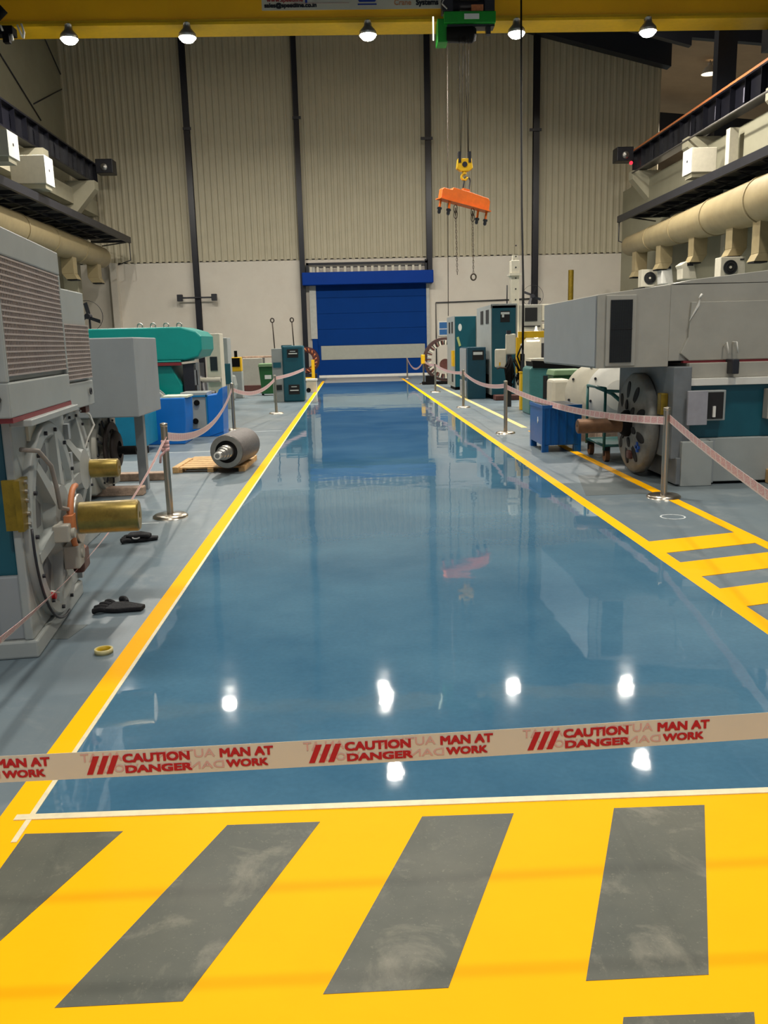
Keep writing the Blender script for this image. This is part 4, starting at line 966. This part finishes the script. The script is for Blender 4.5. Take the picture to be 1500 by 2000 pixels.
# cabinets
cab = thing('electrical_cabinet', 'tallest teal cabinet with grey slotted side, right of the aisle', 'cabinet', (3.94, 23.9, 0))
mb(TEALD).box(0, .68, 0, 2.7, .12, 2.58).build('body', cab, bevel=.01)
mb(G).box(-.02, 0, .0, 2.7, .12, 2.6).box(-.02, .70, 0.0, .06, 2.5, 2.62).build('side_panel', cab, bevel=.004)
for (y, z) in ((.4, 2.1), (1.4, 2.1), (.4, .3), (1.4, .3)):
    mb(HOLE).box(-.03, -.02, y, y+.5, z, z+.38).build('slot', cab)
mb(HOLE).box(-.03, -.02, .9, 1.1, 1.0, 1.25).build('door_handle', cab)
o = mb(HOLE).box(.24, .50, -.015, 0, 2.12, 2.42).build('label_panel', cab)
mb(LABEL).box(.25, .49, -.022, -.015, 2.33, 2.39).box(.28, .34, -.022, -.015, 2.25, 2.34).build('label_strip', o)
mb(G3).box(.67, .71, -.02, .1, .1, 2.58).build('edge_strip', cab)
mb(BLACK).box(.02, .9, .05, 2.6, 0, .12).build('plinth', cab)
cab2 = thing('electrical_cabinet', 'teal cabinet with a white oval sticker, behind the low teal box', 'cabinet', (3.52, 28.9, 0))
mb(TEALD).box(0, .72, 0, 1.5, .1, 2.44).build('body', cab2, bevel=.01)
mb(G).box(-.02, 0, 0, 2.2, .1, 2.46).box(.70, 1.0, .0, .06, .1, 2.44).build('side_panel', cab2)
mb(LABEL).prism([(.17+.06*math.cos(a), 2.08+.12*math.sin(a)) for a in [i*2*PI/20 for i in range(20)]], 'y', -.012, 0).build('sticker', cab2)
mb(mat('lime', (176, 190, 120), .5)).prism([(.05, 1.75), (.12, 1.78), (.2, 1.48), (.13, 1.45)], 'y', -.02, -.005).build('tag_strip', cab2)
mb(YELP).box(-.1, -.03, -.1, .3, .8, 1.32).build('yellow_guard', cab2)
mb(BLACK).box(0, .7, .05, 1.4, 0, .1).build('plinth', cab2)
for (y, z) in ((.4, 1.9), (1.2, 1.9), (.4, .25)): mb(HOLE).box(-.03, -.02, y, y+.4, z, z+.38).build('slot', cab2)
cab3 = thing('electrical_cabinet', 'low dark teal cabinet with grey side, nearest the aisle at right', 'cabinet', (3.30, 24.2, 0))
mb(mat('deep_teal', (14, 68, 86), .4)).box(0, .52, 0, 1.6, 0, 1.45).build('body', cab3, bevel=.01)
mb(G2).box(-.02, 0, .2, 1.6, .6, 1.42).box(-.02, 0, .2, 1.6, .05, .5).build('side_panel', cab3, bevel=.01)
o = mb(HOLE).box(.14, .46, -.015, 0, 1.1, 1.36).build('label_panel', cab3)
mb(LABEL).box(.16, .42, -.022, -.015, 1.24, 1.32).build('label_strip', o)
# stator ring at right
p = at(868, 702, 33); st = thing('wound_stator', 'brown open stator ring with toothed inside, right of the blue door', 'stator', (p.x+.05, 33, p.z))
mb(mat('stator_iron', (70, 48, 44), .5, var=.15)).annulus((0, 0, 0), (0, 1, 0), .74, .84, .5, 56).build('core_ring', st)
for k in range(36):
    a = k*2*PI/36; R = Matrix.Rotation(a, 3, 'Y')
    mb(CREAM if k % 2 else BROWN).box(.56, .72, -.05, .45, -.025, .025, R=R).build('tooth', st)
mb(YELP).box(-.95, -.8, -.02, .2, -.15, .2).build('clamp', st, bevel=.02)
mb(BLACK).box(-.75, -.45, -.05, .5, -p.z, -.62).box(.2, .6, -.05, .5, -p.z, -.62).box(-.9, .9, 0, .5, -p.z, -p.z+.1).build('cradle', st)
mb(BROWN).rev((0, .2, -.2), (0, 1, -.2), [(0, 0), (0, .22), (.2, .2), (.2, 0)], 20).build('inner_hub', st)
# boring machine
Y = 27.5
bm_ = thing('boring_machine', 'tall beige boring machine column with ribs, behind the tallest teal cabinet', 'machine', (at(1007, 600, Y).x, Y, 0))
mb(CREAM).box(-.14, .12, 0, .4, 0, at(1007, 508, Y).z).build('column', bm_, bevel=.02)
f = mb(DARK)
for k in range(12): f.cyl((0, -.01, .9+k*.33), (0, .01, .9+k*.33), .025, seg=8)
f.build('bolt_row', bm_)
mb(CREAM).box(-.2, .2, -.05, .45, 3.62, 3.7).box(-.08, .08, .05, .3, 4.0, 4.25).build('column_cap', bm_)
mb(G3).box(.12, .85, .0, 1.2, 0, 2.72).build('housing', bm_, bevel=.02)
for x in (.28, -.22): mb(DARK).tube([(x, .3, 2.6), (x, .3, 3.35)], .02).build('guide_rod', bm_)
mb(HOLE).box(.3, .7, -.01, 0, 2.2, 2.62).box(.25, .8, -.02, 0, 2.02, 2.06).build('recess', bm_)
mb(CREAM).box(.85, 1.5, .0, 1.0, 2.2, 2.72).box(.85, 1.5, -.05, 1.0, 1.95, 2.1).build('headstock', bm_, bevel=.02)
mb(STEEL).cyl((1.05, .2, 1.95), (1.05, .2, 1.72), .10).cyl((1.05, .2, 1.72), (1.05, .2, 1.2), .05).build('spindle', bm_)
mb(G3).box(.85, 1.5, .1, 1.1, 0, .95).box(.8, 1.5, -.1, 1.1, .95, 1.02).build('work_table', bm_, bevel=.02)
mb(DARK).box(.88, 1.0, .2, .5, 1.02, 1.5).box(1.15, 1.35, .2, .5, 1.02, 1.42).build('fixture', bm_)
p = at(1047, 656, 26.8); t = thing('work_lamp', 'small bright work lamp shining at the boring machine spindle', 'lamp', p)
mb(mat('work_glow', (255, 240, 200), .4, emit=(255, 236, 190), estr=12)).rev((0, 0, .08), (0, 0, -1), [(0, 0), (.0, .06), (.08, .10), (.14, .06), (.16, 0)], 16).build('bulb', t)
mb(WHITE).rev((0, 0, .3), (0, 0, -1), [(0, .03), (.12, .05), (.25, .14), (.27, .13)], 18).build('shade', t)
mb(CREAM).box(-.32, .1, -.05, .05, -.17, -.13).build('shelf', t)
LW = bpy.data.lights.new('work_light', 'POINT'); LW.energy = 40; LW.color = (1, .85, .6); LW.shadow_soft_size = .1
lo = bpy.data.objects.new('work_light', LW); lo.location = p+Vector((0, -.25, -.1)); COL.objects.link(lo)
# yellow jib
Y = 21.5; a = at(1012, 654, Y); c_ = at(1066, 657, Y); t = thing('jib_arm', 'yellow swing arm carrying the beige operator panel, right side', 'arm', (a.x, Y, 0))
mb(YELP).box(0, c_.x-a.x, -.05, .05, a.z-.08, a.z+.08).build('horizontal_arm', t, bevel=.01)
mb(YELP).box(-.05, .05, -.05, .05, .8, a.z-.06).prism([(0, a.z-.08), (.2, a.z-.08), (0, a.z-.3)], 'y', -.03, .03).build('vertical_arm', t, bevel=.01)
t2 = thing('operator_panel', 'beige two-part operator panel on a post beside the pendant cable', 'control panel', (at(990, 680, 21).x, 21, 0))
mb(CREAM).box(-.02, .22, 0, .12, 1.28, 1.78).build('screen_case', t2, bevel=.03)
o = mb(CREAM).box(-.30, -.02, -.05, .03, .98, 1.42).build('lower_case', t2, bevel=.03)
mb(YELP).box(-.2, -.17, -.06, -.05, 1.02, 1.1).build('button', o)
mb(DARK).box(.0, .1, 0, .1, 1.78, 1.86).build('beacon', t2)
mb(DARK).box(.02, .12, .02, .10, 0, 1.28).build('post', t2)
cb = MB().m(BLACK)
for k in range(26):
    x = random.uniform(-.14, .16); y = random.uniform(-.15, -.03); zt = random.uniform(1.0, 1.25); zb = random.uniform(.45, .75)
    cb.tube([(x*.4, y, zt), (x*1.3, y-.03, (zt+zb)/2), (x, y, zb), (x*.5+.04, y, zb+.12)], random.uniform(.012, .022), 5)
cb.m(CHAIN).tube([(-.05, -.12, .95), (-.3, -.12, .98), (-.36, -.12, .95)], .02)
o = cb.build('cable_bundle', t2); o.location = (.08, -.1, 0); o['kind'] = 'stuff'
t = thing('bollard', 'yellow bollard post beside the dark blue bin, right side', 'bollard', (at(1022, 790, 20).x, 20.0, 0))
mb(YELP).box(-.085, .085, -.085, .085, 0, .87).build('post', t, bevel=.012); mb(YELP).box(-.1, .1, -.1, .1, .87, .9).build('cap', t)
mb(DARK).cyl((-.02, -.0, .9), (-.02, 0, 1.15), .04).cyl((-.02, 0, 1.15), (-.02, 0, 1.4), .02).build('cable_plug', t)
tag(mb(BROWN).box(3.95, 4.7, 23.3, 23.75, 0, .14).build('timber_beam', bevel=.02), 'dark brown timber lying at the foot of the tallest teal cabinet', 'beam')

# ------------------------------------------------------------------ stanchions and tapes
s0 = thing('barrier_stanchion', 'stainless barrier stanchion at left, nearest one with a tape knot', 'stanchion', (-1.84, 8.3, 0))
mb(SSTEEL).rev((0, 0, 0), (0, 0, 1), [(0, 0), (0, .17), (.018, .172), (.034, .15), (.042, .05), (.042, 0)], 40).build('base', s0)
mb(SSTEEL).cyl((0, 0, .04), (0, 0, .90), .033, seg=24).build('pole', s0)
mb(SSTEEL).rev((0, 0, .90), (0, 0, 2), [(0, .033), (.0, .036), (.03, .036), (.04, .0)], 24).build('top_cap', s0)
SG = None
spots = [((-2.38, 17.03), 'stainless barrier stanchion at left, standing behind the rotor'), ((-1.87, 20.9), 'thin barrier stanchion at left, before the teal machine with eye rods'),
         ((3.20, 8.52), 'stainless barrier stanchion at right, in front of the big motor'), ((2.72, 15.0), 'stainless barrier stanchion at right, left of the dark blue bin'),
         ((2.78, 21.2), 'stainless barrier stanchion at right, before the low teal cabinet'), ((2.75, 28.0), 'barrier stanchion at right, before the brown stator ring'),
         ((2.84, 33.6), 'distant barrier stanchion at right, left of stator ring'), ((2.55, 39.0), 'farthest barrier stanchion at right, against the blue door')]
for (xy, lab) in spots: dup(s0, (xy[0], xy[1], 0), 0, lab)
# out-of-frame ones that hold the nearest tapes
dup(s0, (-1.62, 2.15, 0), 0, 'barrier stanchion just outside the left edge holding the lettered tape')
dup(s0, (1.98, 2.15, 0), 0, 'barrier stanchion just outside the right edge holding the lettered tape')
k_ = mb(RED)
kn = mb(mat('tape_pink', (226, 178, 176), .4, var=.1, scale=60))
for i in range(3): kn.annulus((0, 0, .66+i*.035), (0, .1*i, 1), .034, .040, .035, 20)
kn.tube([(.02, -.035, .68), (-.04, -.05, .62), (-.05, -.05, .55)], .012, 5).build('tape_knot', s0)

# printed pattern for the far tapes
def tape_pattern():
    m = bpy.data.materials.new('tape_print'); m.use_nodes = True; nt = m.node_tree; N = nt.nodes; L = nt.links; b = N['Principled BSDF']
    uv = N.new('ShaderNodeUVMap'); uv.uv_map = 'UVMap'
    mp = N.new('ShaderNodeMapping'); mp.inputs['Scale'].default_value = (1, 1, 1); L.new(uv.outputs[0], mp.inputs[0])
    br = N.new('ShaderNodeTexBrick'); L.new(mp.outputs[0], br.inputs['Vector']); br.inputs['Scale'].default_value = 1
    br.inputs['Brick Width'].default_value = .17; br.inputs['Row Height'].default_value = .09; br.inputs['Mortar Size'].default_value = .014; br.offset = 0
    br.inputs['Color1'].default_value = (1, 1, 1, 1); br.inputs['Color2'].default_value = (1, 1, 1, 1); br.inputs['Mortar'].default_value = (0, 0, 0, 1)
    no = N.new('ShaderNodeTexNoise'); no.inputs['Scale'].default_value = 95; no.inputs['Detail'].default_value = 1; L.new(uv.outputs[0], no.inputs['Vector'])
    rp = N.new('ShaderNodeValToRGB'); L.new(no.outputs[0], rp.inputs[0]); rp.color_ramp.elements[0].position = .42; rp.color_ramp.elements[1].position = .5
    mu = N.new('ShaderNodeMath'); mu.operation = 'MULTIPLY'; L.new(br.outputs[0], mu.inputs[0]); L.new(rp.outputs[0], mu.inputs[1])
    mu2 = N.new('ShaderNodeMath'); mu2.operation = 'MULTIPLY'; L.new(mu.outputs[0], mu2.inputs[0]); mu2.inputs[1].default_value = .62
    mx = N.new('ShaderNodeMix'); mx.data_type = 'RGBA'; L.new(mu2.outputs[0], mx.inputs[0]); mx.inputs[6].default_value = (*lin((226, 206, 198)), 1); mx.inputs[7].default_value = (*lin((200, 70, 84)), 1)
    L.new(mx.outputs[2], b.inputs['Base Color']); b.inputs['Roughness'].default_value = .35
    return m
TP = tape_pattern()
def tape(p0, p1, sag, wd, label, twist=0., n=24, mt=TP, thick=.0012, t_end=None):
    p0, p1 = Vector(p0), Vector(p1); bm = bmesh.new(); uvl = bm.loops.layers.uv.new('UVMap')
    rows = []; dist = 0; prev = None
    d = (p1-p0); side = Vector((d.y, -d.x, 0)).normalized()
    for i in range(n+1):
        t = i/n; c = p0.lerp(p1, t)-Vector((0, 0, sag*4*t*(1-t)))
        if prev is not None: dist += (c-prev).length
        prev = c
        tw = twist*math.sin(t*PI) if t_end is None else twist+(t_end-twist)*min(1, t/.4)
        u = Vector((0, 0, math.cos(tw)))+side*math.sin(tw)
        rows.append((bm.verts.new(c+u*wd/2), bm.verts.new(c-u*wd/2), dist))
    for i in range(n):
        a, b_ = rows[i], rows[i+1]
        f = bm.faces.new([a[0], a[1], b_[1], b_[0]]); f.smooth = False
        for lp, (uu, vv) in zip(f.loops, ((a[2], wd), (a[2], 0), (b_[2], 0), (b_[2], wd))): lp[uvl].uv = (uu, vv)
    me = bpy.data.meshes.new('barrier_tape'); bm.to_mesh(me); bm.free(); me.materials.append(mt)
    o = bpy.data.objects.new('barrier_tape', me); COL.objects.link(o)
    s = o.modifiers.new('solid', 'SOLIDIFY'); s.thickness = thick; s.offset = 0
    tag(o, label, 'barrier tape'); return o
tape((-1.60, 2.15, .50), (-1.84, 8.3, .78), .30, .075, 'barrier tape slanting past the nearest motor at lower left', .15, t_end=.80)
tape((-1.82, 8.33, .80), (-2.38, 17.0, .80), .28, .085, 'barrier tape sagging between the nearest left stanchion and the one behind rotor', .1)
tape((-2.36, 17.05, .80), (-1.87, 20.88, .83), .18, .085, 'barrier tape in front of the green bin at left')
tape((-1.85, 20.92, .86), (-1.38, 25.05, .94), .03, .085, 'barrier tape crossing the teal machine with eye rods')
tape((3.17, 8.50, .80), (2.74, 15.0, .82), .12, .085, 'barrier tape across the dark blue bin and the motor flange at right', .15)
tape((2.74, 15.02, .85), (2.79, 21.2, .86), .13, .08, 'barrier tape before the tallest teal cabinet')
tape((2.78, 21.22, .86), (2.76, 28.0, .88), .08, .08, 'barrier tape before the low teal cabinet')
tape((2.76, 28.02, .88), (2.85, 33.6, .90), .06, .08, 'distant barrier tape under the brown stator ring')
tape((2.84, 33.62, .90), (2.56, 39.0, .90), .38, .08, 'farthest barrier tape sagging before the blue door')
tape((3.22, 8.50, .82), (2.02, 2.15, .62), .06, .080, 'barrier tape running forward to the right edge from the right stanchion', .15)

# nearest tape with lettering
TY = 2.10
nt_ = thing('barrier_tape', 'cream caution tape with red lettering stretched across the foreground', 'barrier tape', (0, TY, 0))
film = MB().m(TAPE)
n = 40; xs = [-1.62+3.6*i/n for i in range(n+1)]
def tz(x): return .5775+.0175*(x-.05)+.0055*(x-.05)**2
A = [(film.bm.verts.new((x, 0, tz(x)-.038)), film.bm.verts.new((x, 0, tz(x)+.038)), film.bm.verts.new((x, .0008, tz(x)-.038)), film.bm.verts.new((x, .0008, tz(x)+.038))) for x in xs]
for i in range(n):
    a, c_ = A[i], A[i+1]
    film.face([a[0], c_[0], c_[1], a[1]]); film.face([c_[2], a[2], a[3], c_[3]]); film.face([a[1], c_[1], c_[3], a[3]]); film.face([a[2], c_[2], c_[0], a[0]])
film.build('tape_film', nt_)
def put(s, size, x, dz, mt, bold, sx, mirror=False, y=-.0012, width=None, height=None):
    sl = math.atan(.0175+.011*(x-.05))
    M4 = Matrix.Translation((x, y, tz(x)+dz)) @ Matrix.Rotation(-sl, 4, 'Y') @ FACE_NEAR @ (Matrix.Scale(-1, 4, (1, 0, 0)) if mirror else Matrix.Identity(4))
    o = text_mesh(s, size, mt, 'lettering', nt_, Matrix.Identity(4), bold, 1, extrude=.00015)
    me = o.data; x0 = min(v.co.x for v in me.vertices); x1 = max(v.co.x for v in me.vertices); y0 = min(v.co.y for v in me.vertices); y1 = max(v.co.y for v in me.vertices)
    for v in me.vertices: v.co.x = (v.co.x-x0)*width/(x1-x0); v.co.y = (v.co.y-y0)*height/(y1-y0)
    me.transform(M4); return o
S = 2.10/FPX*1.02
P = 455*S
def px2x(px): return (px-750)*S+at(750, 1463, TY).x
for k in range(-1, 3):
    X0 = px2x(135+455*k)
    for j in range(3):
        st_ = MB().m(TAPER); x = X0+(4+j*20)*S
        sl = .0175
        st_.prism([(x, tz(x)-.027), (x+12*S, tz(x)-.027), (x+28*S, tz(x)+.025), (x+16*S, tz(x)+.025)], 'y', -.0015, -.0004)
        st_.build('stripe_mark', nt_)
    put('CAUTION', .03, X0+79*S, .002, TAPER, .0017, 1, width=137*S, height=.026)
    put('DANGER', .03, X0+83*S, -.028, TAPER, .0017, 1, width=137*S, height=.0225)
    put('MAN AT', .03, X0+277*S, .004, TAPER, .0017, 1, width=110*S, height=.026)
    put('WORK', .03, X0+289*S, -.026, TAPER, .0017, 1, width=87*S, height=.0225)
    # print of the other side showing through
    put('AUTION', .03, X0+267*S, .007, TAPEG, .0005, 1, mirror=True, y=-.0003, width=119*S, height=.024)
    put('DANGER', .03, X0+285*S, -.026, TAPEG, .0005, 1, mirror=True, y=-.0003, width=137*S, height=.0215)
    put('AN AT', .03, X0+78*S, .009, TAPEG, .0005, 1, mirror=True, y=-.0003, width=84*S, height=.024)
    put('WORK', .03, X0+110*S, -.024, TAPEG, .0005, 1, mirror=True, y=-.0003, width=85*S, height=.0215)
